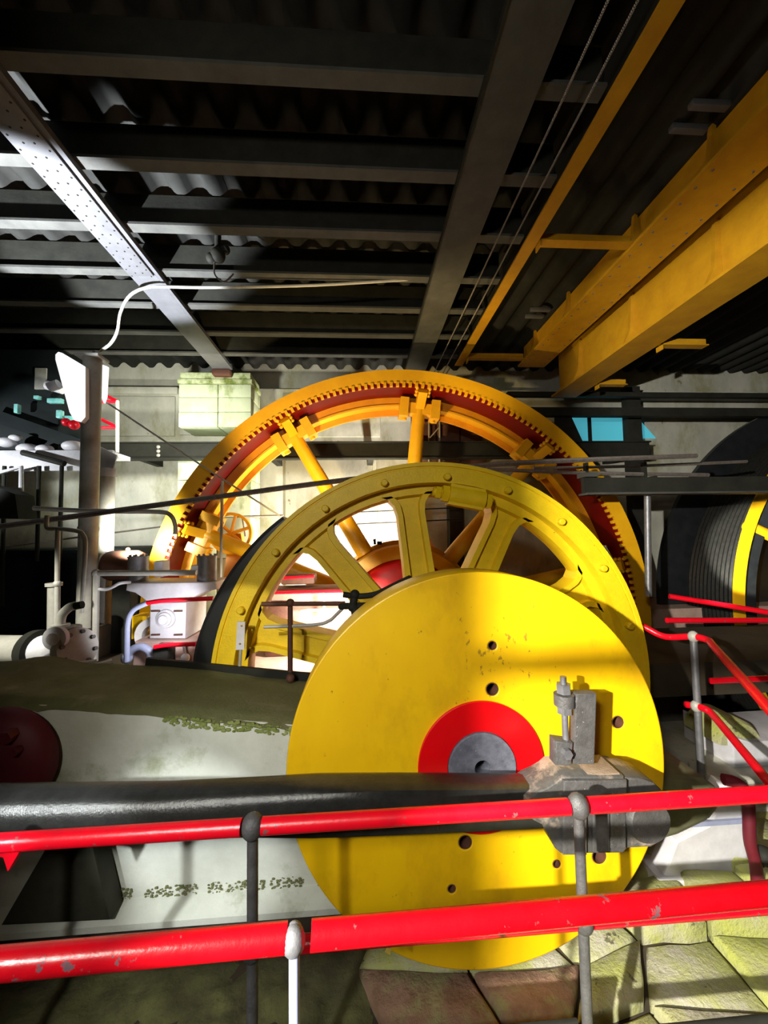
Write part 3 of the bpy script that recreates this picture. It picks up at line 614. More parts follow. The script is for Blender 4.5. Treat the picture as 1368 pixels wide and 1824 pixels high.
# red domed cap, dark shadow plate and red stay at the rod's far end
p = at(-6, 1362, 2.12)
t = thing('cylinder_cap', 'dark red domed cap with a nut on the side of the engine bed', 'cap', (p.x, 2.0, p.z - 0.28))
part('dome', MB().lathe([(0.0, 2.06), (0.10, 2.063), (0.17, 2.075), (0.22, 2.10), (0.25, 2.13), (0.26, 2.17), (0.0, 2.17)], (p.x, 0, p.z), seg=48), MAR, t)
q = at(14, 1312, 2.06)
part('nut', MB().hexa((q.x, 2.065, q.z), 0.03, 0.05, 'Y'), MAR, t)
part('nut', MB().hexa((q.x + 0.04, 2.065, q.z - 0.07), 0.02, 0.05, 'Y'), MAR, t)
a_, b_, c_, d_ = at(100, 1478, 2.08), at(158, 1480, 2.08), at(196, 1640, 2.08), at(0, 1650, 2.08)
solo('shadow_plate', plate([[(a_.x, a_.z), (b_.x, b_.z), (c_.x, c_.z), (d_.x, d_.z)]], 2.08, 2.19, 0.01), OLVD, 'dark olive sloping plate standing in for a shadow under the connecting rod', 'pedestal')  # thin dark plate put on the bed as its shadow
t = thing('red_stay', 'small red triangular stay below the rail at the picture edge', 'stay', at(20, 1545, 1.7))
part('gusset', plate([[(at(x_, y_, 1.7).x, at(x_, y_, 1.7).z) for x_, y_ in ((-30, 1500), (48, 1500), (22, 1545), (14, 1520), (-30, 1512))]], 1.68, 1.71), RAIL, t)
# ================================================================== RAILINGS
def rail_tube(a, b, r): return MB().tube([a, b], r, 18)
def joint(p, r): return MB().ball(p, r, (1.0, 1.0, 1.18))
# back railing, along the disc
t = thing('disc_railing', 'red pipe railing on grey ball posts, close in front of the yellow disc', 'railing', (0.2, 1.35, GZ))
Yb = 1.35
zt = -0.948; zm = -1.322
x450, x1030 = at(450, 1468, Yb).x, at(1030, 1440, Yb).x
for a, b in ((-2.4, x450 - 0.035), (x450 + 0.03, x1030 - 0.035), (x1030 + 0.04, 3.4)):
    part('top_rail', rail_tube((a, Yb, zt), (b, Yb, zt), 0.026), RAIL, t)
for a, b in ((-2.4, x450 - 0.03), (x450 + 0.03, x1030 - 0.03), (x1030 + 0.03, 3.4)):
    part('mid_rail', rail_tube((a, Yb, zm), (b, Yb, zm), 0.024), RAIL, t)
part('toe_board', MB().box(-2.4, 0.72, 1.37, 1.385, GZ + 0.002, -1.665, 0.003), DKS, t)
part('toe_rail', rail_tube((0.72, Yb, -1.70), (3.4, Yb, -1.70), 0.018), DKS, t)
for x in (x450, x1030, 2.2 + 0.45, -1.35):
    pp = part('post', MB().tube([(x, Yb, GZ), (x, Yb, zm), (x, Yb, zt)], 0.0175, 14), GRY if x != x1030 else GRY, t)
    part('ball_joint', joint((x, Yb, zt), 0.036), GRY, pp); part('ball_joint', joint((x, Yb, zm), 0.034), GRY, pp)
# front railing, nearest
t = thing('front_railing', 'thick red pipe railing nearest the camera, with a white ball post', 'railing', (0, 0.62, GZ))
Yf = 0.62; zf = -0.603
fL, fR = at(-60, 1722, 0.62), at(1450, 1584, 0.75)
k_ = 582 / 1510 * 0.62 / 0.66
def fpt(u): return fL.lerp(fR, u)
x522 = at(522, 1668, 0.65).x; uu = (x522 - fL.x) / (fR.x - fL.x); fp = fpt(uu)
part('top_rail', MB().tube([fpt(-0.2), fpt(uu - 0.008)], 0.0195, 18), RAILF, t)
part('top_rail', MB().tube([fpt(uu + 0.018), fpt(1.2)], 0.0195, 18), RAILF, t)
pp = part('post', MB().tube([(fp.x, fp.y, -1.6), fp], 0.0085, 14), BLU, t, 'pale bluish post')
part('ball_joint', joint((fp.x, fp.y - 0.006, fp.z), 0.0185).ball((fp.x, fp.y, fp.z + 0.008), 0.013), STL, pp)
# platform railing to the side
t = thing('platform_railing', 'red bent handrail on a galvanised post between disc and bearing block', 'railing', at(1247, 1355, 2.77))
Y3 = 2.77; zt3 = at(1235, 1134, Y3).z; zl3 = at(1238, 1257, Y3).z
ptop = at(1235, 1134, Y3); plow = at(1240, 1258, Y3)
e = atz(1400, 1296, zt3); g = atz(1262, 1141, zt3)
part('top_rail', MB().tube(smooth_path([at(1126, 1106, 3.1), at(1150, 1118, 3.05), at(1185, 1134, 2.95), ptop, g, g.lerp(e, 0.12), e], 8), 0.024, 12), RAIL, t)
e = atz(1400, 1430, zl3)
part('lower_rail', MB().tube(smooth_path([at(1222, 1255, 2.85), plow, at(1258, 1264, 2.7), at(1276, 1281, 2.6), e], 8), 0.024, 12), RAIL, t)
pp = part('post', MB().tube([at(1252, 1420, Y3), ptop], 0.024, 14), STL, t)
part('ball_joint', joint(ptop, 0.036), PIP, pp); part('ball_joint', joint(plow, 0.036), PIP, pp)
for (p0, p1, l, Yr) in (((1192, 1062), (1400, 1096), 'thin red rail before the second drum, upper of two that cross', 3.9), ((1188, 1105), (1400, 1105), 'thin red rail before the second drum, lower and level', 3.7), ((1266, 1213), (1400, 1207), 'short red rail behind the bent handrail, lowest of the distant rails', 3.3)):
    a, b = at(p0[0], p0[1], Yr), at(p1[0], p1[1], Yr - (0.35 if p0[1] == 1062 else 0))
    tt = thing('distant_rail', l, 'rail', (a + b) / 2, 'distant red rails')
    part('tube', rail_tube(a, b, 0.026), RAIL, tt)
    part('bracket', MB().tube([b, b + Vector((0, 0, -0.35))], 0.02, 8), DKS, tt)
# ================================================================== BEARING SIDE (pedestals, pipe, steps)
t = thing('bearing_pedestal', 'white-painted flared pedestal with a dark olive bearing beyond the disc', 'pedestal', (1.95, 2.45, GZ))
def pz(x, y, Y=2.3): v = at(x, y, Y); return (v.x, v.z)
part('base', plate([[pz(1178, 1572), pz(1343, 1585), pz(1330, 1500), pz(1322, 1430), pz(1312, 1405), pz(1296, 1400), pz(1284, 1425), pz(1262, 1470), pz(1205, 1498)]], 2.3, 2.42, 0.015), WHT, t)
part('plinth', plate([[pz(1170, 1590, 2.27), pz(1352, 1602, 2.27), pz(1348, 1578, 2.27), pz(1174, 1566, 2.27)]], 2.27, 2.46, 0.012), WHT, t)
part('bearing', plate([[pz(1176, 1500, 2.2), pz(1210, 1490, 2.2), pz(1262, 1465, 2.2), pz(1282, 1440, 2.2), pz(1280, 1405, 2.2), pz(1255, 1385, 2.2), pz(1205, 1378, 2.2), pz(1150, 1385, 2.2), pz(1120, 1440, 2.2)]], 2.2, 2.75, 0.03), OLV, t, 'olive bearing housing')
part('band', MB().box(at(1205, 1462, 2.29).x, at(1328, 1462, 2.29).x, 2.285, 2.3, at(1270, 1470, 2.29).z, at(1270, 1462, 2.29).z), BLU, t)
p = [at(1288, 1388, 2.2), at(1312, 1394, 2.18), at(1330, 1412, 2.16), at(1334, 1450, 2.15), at(1336, 1500, 2.15), at(1346, 1540, 2.15), at(1352, 1600, 2.15), at(1358, 1640, 2.15)]
t = thing('drain_pipe', 'dark maroon drain pipe curving down beside the white pedestal, with a valve', 'pipe', p[-1])
part('pipe', MB().tube(smooth_path(p, 6), 0.03, 12), MAR, t)
q = at(1362, 1525, 2.15)
part('valve', MB().ball(q, 0.05).tube([at(1345, 1540, 2.15), at(1380, 1520, 2.15)], 0.025, 10), DKS, t)
t = thing('pillow_block', 'white pillow block with a mossy domed cap on grey stone steps', 'bearing', at(1320, 1352, 3.3))
p = at(1288, 1350, 3.2); q = at(1372, 1316, 3.2); p.z = at(1440, 1383, 2.95).z + 0.001
part('base', plate([[(p.x, p.z), (q.x + 0.5, p.z), (q.x + 0.5, q.z + 0.05), (p.x + 0.15, q.z + 0.04), (p.x, q.z + 0.09)]], 3.1, 3.6, 0.012), WHT, t)
part('cap', MB().lathe([(0.0, 3.15), (0.18, 3.15), (0.2, 3.18), (0.2, 3.5), (0.0, 3.5)], (p.x + 0.12, 0, q.z - 0.02), seg=40, a0=0.12, a1=PI - 0.1), GRD, t, 'mossy domed cap')
for (x0, y0, x1, y1, Y0, Y1, l, m) in ((1283, 1400, 1440, 1383, 2.95, 3.9, 'upper stone step under the white pillow block', WAL), (1300, 1470, 1440, 1432, 2.7, 2.949, 'middle pale stone step with a dark edge, beyond the pedestal', WAL), (1318, 1560, 1440, 1492, 2.45, 2.699, 'lowest stone step with ribbed face beside the drain pipe', GRD)):
    a, b = at(x0, y0, Y0), at(x1, y1, Y0)
    solo('stone_step', MB().box(a.x, b.x + 1.0, Y0, Y1, GZ - 0.04, b.z, 0.015), m, l, 'step', 'stone steps')
# stone slabs of the ground
gr = bpy.data.objects.new('floor_stones', None); COL.objects.link(gr); gr['kind'] = 'structure'; gr['_w'] = (0.0, 0.0, 0.0)
gx = [0.05, 0.5, 0.95, 1.35, 1.8, 2.25, 2.8]; gy = [1.38, 1.72, 2.0, 2.3, 2.6]
jit = {}
for i in range(len(gx)):
    for j in range(len(gy)): jit[i, j] = (gx[i] + random.uniform(-0.1, 0.1), gy[j] + (random.uniform(-0.07, 0.07) if 0 < j < len(gy) - 1 else 0))
for i in range(len(gx) - 1):
    for j in range(len(gy) - 1):
        q = [jit[i, j], jit[i + 1, j], jit[i + 1, j + 1], jit[i, j + 1]]
        cx = sum(a for a, b in q) / 4; cy = sum(b for a, b in q) / 4
        pts = []
        for u in range(4):
            a, b = q[u], q[(u + 1) % 4]
            for s_ in (0.0, 0.33, 0.66):
                x = a[0] + (b[0] - a[0]) * s_; y = a[1] + (b[1] - a[1]) * s_
                sh = 0.006 + 0.016 * random.random(); L_ = math.hypot(cx - x, cy - y)
                pts.append((x + (cx - x) / L_ * sh, y + (cy - y) / L_ * sh))
        if cx < 0.95 and cy < 1.72: continue
        z = GZ + random.uniform(-0.035, 0.02) + (0.1 * max(0, cx - 1.2) if cy > 1.9 else 0)
        mb = MB(); n = len(pts); vs = [(x, y, GZ - 0.08) for x, y in pts] + [(x, y, z - 0.012) for x, y in pts]
        vs += [(x + (cx - x) * 0.08, y + (cy - y) * 0.08, z + random.uniform(-0.008, 0.008)) for x, y in pts] + [(cx, cy, z + 0.012)]
        fs = [(k, (k + 1) % n, n + (k + 1) % n, n + k) for k in range(n)] + [(n + k, n + (k + 1) % n, 2 * n + (k + 1) % n, 2 * n + k) for k in range(n)] + [(2 * n + k, 2 * n + (k + 1) % n, 3 * n) for k in range(n)]
        mb.add(vs, fs); part('stone', mb, RCN if cx < 0.98 and cy < 2.05 else GRD, gr, angle=70)
# near kerb at the bottom edge and rubble left of it
solo('kerb_stone', MB().box(0.5, 2.6, 1.05, 1.328, -2.3, -1.76, 0.02), GRD, 'pale pitted kerb stone along the bottom edge of the picture', 'kerb')
mb = MB(); vs = []; fs = []; nx, ny = 110, 46
for i in range(nx + 1):
    for j in range(ny + 1):
        x = -2.4 + 2.62 * i / nx; y = 1.335 + 0.86 * j / ny
        z = GZ - 0.03 + 0.035 * mnoise.noise(Vector((x * 3, y * 3, 1))) + 0.022 * mnoise.noise(Vector((x * 9, y * 9, 2))) + 0.012 * mnoise.noise(Vector((x * 24, y * 24, 3)))
        vs.append((x, y, z))
for i in range(nx):
    for j in range(ny): fs.append((i * (ny + 1) + j, (i + 1) * (ny + 1) + j, (i + 1) * (ny + 1) + j + 1, i * (ny + 1) + j + 1))
mb.add(vs, fs, True); struct('floor_earth', mb, EAR, angle=80)
lp = at(690, 1688, 1.72)
solo('leaf', MB().add([(lp.x, lp.y, lp.z + 0.035), (lp.x + 0.018, lp.y, lp.z + 0.008), (lp.x + 0.012, lp.y, lp.z - 0.03), (lp.x - 0.012, lp.y, lp.z - 0.015), (lp.x, lp.y + 0.01, lp.z)], [(0, 1, 4), (1, 2, 4), (2, 3, 4), (3, 0, 4)]), LEAF, 'small yellow dead leaf under the crank disc edge', 'leaf')
# ================================================================== ROPES, BEAMS ACROSS THE BACK
def rope(name, pts, r, label, m=ROP, n=5, cat='rope'):
    return solo(name, MB().tube(smooth_path(pts, n), r, 8), m, label, cat)
rope('winding_rope', [at(-60, 946, 3.52), at(300, 897, 3.52), at(616, 855, 3.52), at(900, 826, 3.52), at(1240, 812, 3.9)], 0.024, 'thick brown wire rope crossing to the flywheel top and beyond')
rope('service_pipe', [at(60, 905, 3.9), at(110, 908, 3.9), at(160, 910, 3.9), at(225, 911, 3.9), at(286, 912, 3.9), at(304, 918, 3.9), at(312, 935, 3.9), at(312, 952, 3.9)], 0.022, 'thin grey service pipe bending down before the big drum flange', PIP, cat='pipe')
rope('thin_rope', [at(-40, 981, 4.98), at(100, 962, 5.3), at(290, 938, 5.95)], 0.012, 'thin dark rope low on the concrete wall beside the posts')
rope('guy_wire', [at(183, 712, 4.55), at(330, 810, 4.6), at(500, 920, 4.7)], 0.010, 'thin slanting guy wire from the floodlight post across the drum', PIP, cat='wire')
# dark wall girder
gz0, gz1 = at(300, 819, 6.2).z, at(300, 788, 6.2).z
t = thing('wall_girder', 'long dark steel girder bolted along the back wall behind the drum', 'girder', (0, 6.22, gz0))
part('channel', MB().box(-4.1, 4.9, 6.2, 6.24, gz0 + 0.02, gz1 - 0.02), DKS, t)
part('flange', MB().box(-4.1, 4.9, 6.15, 6.3, gz0, gz0 + 0.02), DKS, t)
part('flange', MB().box(-4.1, 4.9, 6.15, 6.3, gz1 - 0.02, gz1), DKS, t)
for x in (-3.45, -1.4, 0.2, 4.6): part('wall_bracket', MB().box(x - 0.05, x + 0.05, 6.25, YW + 0.02, gz0 + 0.02, gz1 - 0.02), DKS, t)
bl = MB().ball((0, 0, 0), 0.03, (1, 0.6, 1), 8, 5).mesh('girder_bolt', PIP)
copies('girder_bolt', bl, [tuple(at(282, q_, 6.2)) for q_ in (796, 803.5, 811)], t)
# pier of rusty boxes behind the drum
t = thing('riveted_pier', 'dark reddish-brown panelled casing seen through the top of the drum', 'pier', (1.6, 6.4, RZ))
for (x0, x1, y0) in ((0.95, 1.3, 6.12), (1.32, 1.7, 6.1), (1.72, 2.1, 6.14)):
    part('panel', MB().box(x0, x1, y0 + 0.25, YW - 0.04, 1.14, 2.3, 0.02), BRK, t)
for z in (1.2, 1.8, 2.1): part('batten', MB().box(0.92, 2.14, 6.31, 6.36, z, z + 0.05, 0.006), BRK, t)
t = thing('ladder', 'grey lattice ladder frame standing before the rusty pier', 'ladder', at(782, 840, 5.9))
for x in (764, 783): part('stile', MB().tube([at(x, 832, 6.29), at(x, 742, 6.29)], 0.014, 8), PIP, t)
part('brace', MB().tube([at(764, 815, 6.29), at(783, 796, 6.29)], 0.01, 6).tube([at(764, 782, 6.29), at(783, 760, 6.29)], 0.01, 6), PIP, t)
# dark steelwork across the side bay, before the second drum
for (y0, y1, Yb_, w, l, x0) in ((697, 705, 6.2, 0.1, 'thin dark beam high across the window bay, uppermost of the dark beams', 905), (725, 740, 6.1, 0.12, 'dark beam across the window bay, under the thin one', 940)):
    a, b = at(x0, y0, Yb_), at(x0, y1, Yb_)
    solo('bay_beam', MB().box(a.x, 9.0, Yb_, Yb_ + w, b.z, a.z), DKS, l, 'beam', 'dark bay beams')
a, b = at(1040, 851, 4.1), at(1040, 880, 4.1)
t = thing('front_bay_beam', 'dark steel beam before the drums with a pale lower edge', 'beam', (3.5, 4.1, b.z))
part('web', MB().box(a.x, 7.5, 4.1, 4.16, b.z + 0.01, a.z), DKS, t); part('flange', MB().box(a.x, 7.5, 4.04, 4.22, b.z - 0.012, b.z + 0.01), JST, t)
part('bracket', MB().box(a.x - 0.02, a.x + 0.12, 4.03, 4.2, a.z + 0.002, a.z + 0.05), JST, t)
for bx_ in (2.6, 3.3): part('pipe_cradle', MB().box(bx_, bx_ + 0.03, 4.12, 4.42, a.z, a.z + 0.02).box(bx_, bx_ + 0.03, 4.27, 4.33, a.z, a.z + 0.2), DKS, t)
for (x0, y0, x1, y1, r, Y, l) in ((868, 836, 1262, 846, 0.022, 4.3, 'grey pipe lying above the dark front beam, lower of two'), (950, 834, 1330, 822, 0.018, 4.35, 'grey pipe above the dark front beam, upper and slightly tilted')):
    rope('bay_pipe', [at(x0, y0, Y), at((x0 + x1) / 2, (y0 + y1) / 2 + 2, Y), at(x1, y1, Y)], r, l, ROP, cat='pipe')
a, b = at(1118, 800, 6.5), at(1142, 690, 6.5)
solo('bay_post', MB().box(a.x, at(1142, 800, 6.5).x, 6.45, 6.6, a.z - 2, b.z), DKS, 'dark upright post dividing the window bay', 'post')
wn = bpy.data.objects.new('window_1', None); COL.objects.link(wn); wn['kind'] = 'structure'; wn['_w'] = (0.0, 0.0, 0.0)
a, b = at(1003, 795, YW - 0.02), at(1112, 738, YW - 0.02)
part('pane', MB().box(a.x, b.x, YW - 0.03, YW - 0.012, a.z, b.z), PANE, wn)
for k in (0.0, 0.42, 1.0): part('frame', MB().box(a.x + (b.x - a.x) * k - 0.03, a.x + (b.x - a.x) * k + 0.03, YW - 0.06, YW - 0.031, a.z, b.z), DKS, wn)
c1, c2, c3 = at(1142, 752, YW - 0.02), at(1146, 781, YW - 0.02), at(1168, 781, YW - 0.02)
part('pane', plate([[(c1.x, c1.z), (c3.x, c3.z), (c2.x, c2.z)]], YW - 0.03, YW - 0.012), PANE, wn)
part('frame', MB().box(a.x - 0.04, b.x + 0.04, YW - 0.06, YW - 0.031, a.z - 0.06, a.z).box(a.x - 0.04, b.x + 0.04, YW - 0.06, YW - 0.031, b.z, b.z + 0.06), DKS, wn)
mb = MB(); a1, a2, a3, a4 = at(985, 690, 6.4), at(1012, 745, 6.4), at(1040, 800, 6.4), at(1000, 800, 6.4)
solo('gusset_sheet', plate([[(at(985, 742, 6.3).x, at(985, 742, 6.3).z), (at(1012, 742, 6.3).x, at(1012, 742, 6.3).z), (at(1034, 790, 6.3).x, at(1034, 790, 6.3).z), (at(985, 790, 6.3).x, at(985, 790, 6.3).z)]], 6.219, 6.26), DKS, 'dark gusset sheet at the corner of the blue-lit window', 'gusset')
# ================================================================== POSTS, FLOODLIGHT, GALLERY
t = thing('lamp_post', 'thick grey steel lamp post holding the white floodlight', 'post', (at(150, 1117, 4.4).x, 4.4, RZ))
b, tp = at(150, 1117, 4.4), at(165, 640, 4.4)
part('tube', MB().tube([(tp.x, 4.4, b.z), (tp.x, 4.4, tp.z)], 0.09, 24), PIP, t)
part('cap', MB().box(tp.x - 0.13, tp.x + 0.12, 4.3, 4.5, tp.z, tp.z + 0.03, 0.006).tube([(tp.x + 0.03, 4.4, tp.z + 0.03), (tp.x + 0.03, 4.4, tp.z + 0.09)], 0.03, 10), PIP, t)
part('collar', MB().tube([(tp.x, 4.4, at(150, 945, 4.4).z), (tp.x, 4.4, at(150, 938, 4.4).z)], 0.097, 24), PIP, t)
part('plinth', MB().box(tp.x - 0.17, tp.x + 0.17, 4.24, 4.56, RZ, b.z, 0.02), FLR, t)
t = thing('side_pipe', 'second upright grey pipe just behind the lamp post', 'pipe', (at(190, 1110, 4.82).x, 4.82, RZ))
b, tp = at(186, 1110, 4.82), at(191, 835, 4.82)
part('tube', MB().tube([(tp.x, 4.82, RZ), (tp.x, 4.82, tp.z)], 0.085, 20), PIP, t)
part('flare', MB().tube([(tp.x, 4.82, tp.z - 0.1), (tp.x, 4.82, tp.z)], 0.1, 20), WHT, t)
t = thing('floodlight', 'white rounded triangular floodlight casing on the lamp post', 'floodlight', at(140, 755, 4.2))
q = [at(x, y, 4.22) for x, y in ((106, 628), (113, 630), (150, 652), (150, 742), (142, 751), (134, 749), (126, 735), (101, 642), (101, 633))]
part('glow_plate', plate([[(v.x, v.z) for v in q]], 4.2, 4.24, 0.004), GLOW, t, 'white plate made to glow as if lit')  # lit face of the casing, glowing in place of light on it
part('casing', plate([[(v.x, v.z) for v in q]], 4.241, 4.3, 0.006), GLAM, t)
q = [at(x, y, 4.4) for x, y in ((164, 640), (181, 646), (178, 700), (174, 712), (167, 690))]
part('far_glow_plate', plate([[(v.x, v.z) for v in q]], 4.495, 4.53), GLOW, t)  # second lit plate, its brightness also put in as glow
part('bracket', MB().tube([at(88, 690, 4.3), at(105, 684, 4.3)], 0.05, 10), GLAM, t)
# gallery deck
t = thing('gallery', 'white-lit gallery deck with thin dark hangers beneath, behind the lamp post', 'gallery', (-5.3, 5.3, 0.75))
dz0, dz1 = at(100, 840, 5.0).z, at(100, 806, 5.0).z
xe = at(205, 820, 5.0).x
part('deck', MB().box(-7.1, xe, 5.0, 5.32, dz1 - 0.05, dz1), WHT, t)
part('back_deck', MB().box(-7.1, at(100, 700, 5.3).x + 0.05, 5.321, 5.95, dz1 - 0.05, dz1), WHT, t)
part('fascia', MB().box(-7.1, xe, 4.95, 5.0, dz0, dz1 + 0.02, 0.01), WHT, t)
part('end_plate', plate([[(xe - 0.25, dz1 + 0.12), (xe + 0.06, dz1 - 0.05), (xe + 0.02, dz0), (xe - 0.1, dz0 - 0.25), (xe - 0.12, dz0)]], 4.93, 4.949), WHT, t)
for x in (8, 70, 110):
    part('hanger', MB().tube([at(x, 830, 4.9), at(x - 4, 1000 if x > 10 else 1080, 4.9)], 0.022, 8), DKS, t)
part('pale_pipe', MB().tube([at(0, 842, 4.85), at(38, 832, 4.85), at(38, 875, 4.85)], 0.025, 8), WHT, t)
part('dark_stay', MB().tube([at(40, 806, 4.85), at(115, 826, 4.85)], 0.035, 8), DKS, t)
for (x, y, r) in ((12, 788, 0.09), (50, 800, 0.1), (28, 780, 0.06), (80, 800, 0.08), (130, 795, 0.1)): 
    part('lit_fitting', MB().ball(at(x, y, 5.1), r, (1.3, 1, 0.7)), WHT, t)
t = thing('gallery_railing', 'pinkish red railing at the gallery end above the wall girder', 'railing', at(210, 805, 5.2))
for (x, y0, y1) in ((209, 790, 714),): part('post', MB().tube([at(x, y0 + 16, 5.2), at(x, y1, 5.2)], 0.022, 8), PIP, t)
for (a, b) in (((176, 698), (209, 715)), ((174, 716), (209, 715)), ((174, 744), (209, 761)), ((174, 762), (209, 761))):
    part('rail', MB().tube([at(a[0], a[1], 5.2 if abs(a[1] - b[1]) < 5 else 5.3), at(b[0], b[1], 5.2)], 0.02, 8), RAIL, t)
# dark switch cabin on the gallery
t = thing('gallery_cabin', 'black control cabin on the gallery with small teal glass bits', 'cabin', (-5.6, 5.7, dz1))
xr = at(100, 700, 5.3).x
part('body', MB().box(-7.1, xr, 5.36, 5.9, dz1 + 0.001, 2.55, 0.03), TNK, t)
part('sheet', MB().box(at(62, 700, 5.35).x, at(82, 700, 5.35).x, 5.34, 5.361, at(70, 690, 5.28).z, at(70, 652, 5.28).z), PIP, t)
for (x, y, w, h) in ((66, 708, 10, 6), (98, 714, 26, 8), (106, 738, 10, 14), (122, 748, 12, 14), (30, 728, 8, 16)):
    a, b = at(x - w / 2, y + h / 2, 5.2), at(x + w / 2, y - h / 2, 5.2); part('glass_bit', MB().box(a.x, b.x, 5.18, 5.24, a.z, b.z, 0.008), TEAL, t)
part('lamp_arm', MB().tube([at(84, 686, 5.2), at(112, 694, 5.2)], 0.06, 10), GLAM, t)
part('coupling', MB().ball(at(132, 757, 5.0), 0.06).ball(at(118, 752, 5.0), 0.05), RAIL, t)
part('sloping_beam', MB().beam(at(-10, 740, 5.28), at(150, 796, 5.28), 0.1, 0.16), TNK, t)
# ================================================================== WINCH MACHINES AT THE SIDE OF THE DRUM
# big dark tank
a, b = at(-40, 1140, 5.0), at(214, 975, 5.0)
t = thing('dark_tank', 'big black-green tank below the gallery, behind the pipes', 'tank', ((a.x + b.x) / 2, 5.2, RZ))
part('shell', MB().box(a.x - 1.0, b.x, 5.05, 5.9, RZ, b.z, 0.06), TNK, t)
part('ledge', MB().box(a.x - 1.0, b.x - 0.3, 5.0, 5.05, b.z - 0.06, b.z - 0.02), TNK, t)
a = at(20, 905, 4.8); 
solo('dark_hopper', MB().prism([(at(-60, 920, 4.8).x, at(0, 922, 4.8).z), (at(66, 925, 4.8).x, at(66, 925, 4.8).z), (at(60, 888, 4.8).x, at(60, 884, 4.8).z), (at(20, 868, 4.8).x, at(20, 868, 4.8).z), (at(-60, 866, 4.8).x, at(-60, 862, 4.8).z)], 4.55, 4.81), DKS, 'dark sloping hopper under the gallery edge, above the rope', 'hopper')
# motor barrel
p = at(224, 1004, 4.62)
t = thing('motor', 'brown rounded motor barrel with a white end, behind the winch', 'motor', (p.x, 4.62, RZ))
part('barrel', MB().lathe([(0.0, -0.2), (0.15, -0.2), (0.17, -0.15), (0.17, 0.13), (0.14, 0.19), (0.0, 0.21)], (p.x, 4.62, p.z - 0.02), 'X', 32), BRK, t)
part('end_face', MB().lathe([(0.0, -0.23), (0.12, -0.225), (0.12, -0.2), (0.0, -0.2)], (p.x, 4.62, p.z + 0.02), 'X', 24), GLAM, t)
part('feet', MB().box(p.x - 0.1, p.x + 0.1, 4.54, 4.7, RZ, p.z - 0.17, 0.01), DKS, t)
part('lifting_eye', MB().ball((p.x + 0.02, 4.62, p.z + 0.16), 0.025), BRK, t)
# winch / gear case
WY = 3.85
def wz(x, y, Y=WY): v = at(x, y, Y); return (v.x, v.z)
t = thing('winch', 'white brake winch with a round-capped gear case beside the black brake shoe', 'winch', (at(300, 1190, WY).x, 4.05, RZ))
part('gear_case', plate([[wz(266, 1138), wz(330, 1138), wz(332, 1073), wz(267, 1074)]], WY, WY + 0.5, 0.012), WHT, t)
c_ = at(296, 1102, WY)
part('bearing_cap', MB().lathe([(0.0, WY - 0.07), (0.04, WY - 0.07), (0.045, WY - 0.05), (0.062, WY - 0.045), (0.066, WY - 0.025), (0.085, WY - 0.02), (0.09, WY - 0.001), (0.0, WY - 0.001)], (c_.x, 0, c_.z), seg=32), WHT, t)
for x in (278, 318):
    for y in (1088, 1130):
        v = at(x, y, WY); part('slot_bolt', MB().box(v.x - 0.04, v.x + 0.04, WY - 0.015, WY - 0.001, v.z - 0.008, v.z + 0.008, 0.003), BRK, t)
part('saddle', plate([[wz(224, 1052), wz(226, 1039), wz(384, 1037), wz(386, 1050), wz(365, 1054), wz(352, 1060), wz(338, 1068), wz(262, 1072), wz(252, 1064), wz(240, 1056)]], WY, WY + 0.45, 0.01), WHT, t)
for (x0, x1, y0, y1, nm) in ((230, 262, 1038, 993, 'cylinder'), (352, 385, 1037, 992, 'cylinder')):
    c0, c1 = at((x0 + x1) / 2, y0, WY + 0.12), at((x0 + x1) / 2, y1, WY + 0.12); r = (x1 - x0) / 2 / FPX * WY
    cyl = part(nm, MB().tube([(c0.x, WY + 0.12, c0.z + 0.0), (c0.x, WY + 0.12, c1.z)], r, 24).tube([(c0.x, WY + 0.12, c1.z), (c0.x, WY + 0.12, c1.z + 0.012)], r * 1.06, 24), STL, t)
    mb = MB()
    for k in range(8): mb.hexa((c0.x + r * 0.85 * math.cos(k * PI / 4), WY + 0.12 + r * 0.85 * math.sin(k * PI / 4), c1.z + 0.02), 0.012, 0.018, 'Z')
    part('cap_bolts', mb, STL, cyl, kind='stuff')
part('valve_block', MB().box(at(268, 1030, WY).x, at(285, 1030, WY).x, WY + 0.05, WY + 0.2, at(0, 1036, WY).z, at(270, 1000, WY).z, 0.015), WHT, t)
part('valve_block', MB().box(at(335, 1020, WY).x, at(352, 1020, WY).x, WY + 0.05, WY + 0.2, at(340, 1024, WY).z, at(340, 1008, WY).z, 0.01), WHT, t)
part('base', plate([[wz(240, 1196), wz(350, 1200), wz(352, 1140), wz(246, 1140)]], WY - 0.05, WY + 0.5, 0.01), PNK, t)
part('side_wheel', MB().lathe([(0.1, -0.05), (0.17, -0.05), (0.17, 0.05), (0.1, 0.05)], (at(256, 1140, WY).x, WY + 0.2, at(256, 1140, WY).z), 'Y', 28), WHT, t)
part('yellow_box', MB().box(at(240, 1110, WY + 0.3).x, at(266, 1110, WY + 0.3).x, WY + 0.25, WY + 0.45, at(240, 1136, WY + 0.3).z, at(240, 1096, WY + 0.3).z), YEL, t)
part('shackle', MB().tube(smooth_path([at(226, 1176, 3.72), at(232, 1160, 3.72), at(250, 1152, 3.72), at(266, 1160, 3.72), at(270, 1172, 3.72)], 5), 0.035, 10).ball(at(226, 1172, 3.72), 0.05), BLU, t)
part('lug', MB().box(at(255, 1170, 3.5).x, at(285, 1170, 3.5).x, 3.64, 3.79, RZ, at(270, 1154, 3.6).z, 0.02), DKS, t)
part('oil_cup', MB().ball(at(330, 1172, 3.72), 0.04).tube([at(330, 1166, 3.72), at(326, 1145, 3.72)], 0.012, 8), WHT, t)
t = thing('winch_guard_rail', 'bent guard rail round the winch, blue-grey leg and red top', 'railing', at(227, 1178, 3.6))
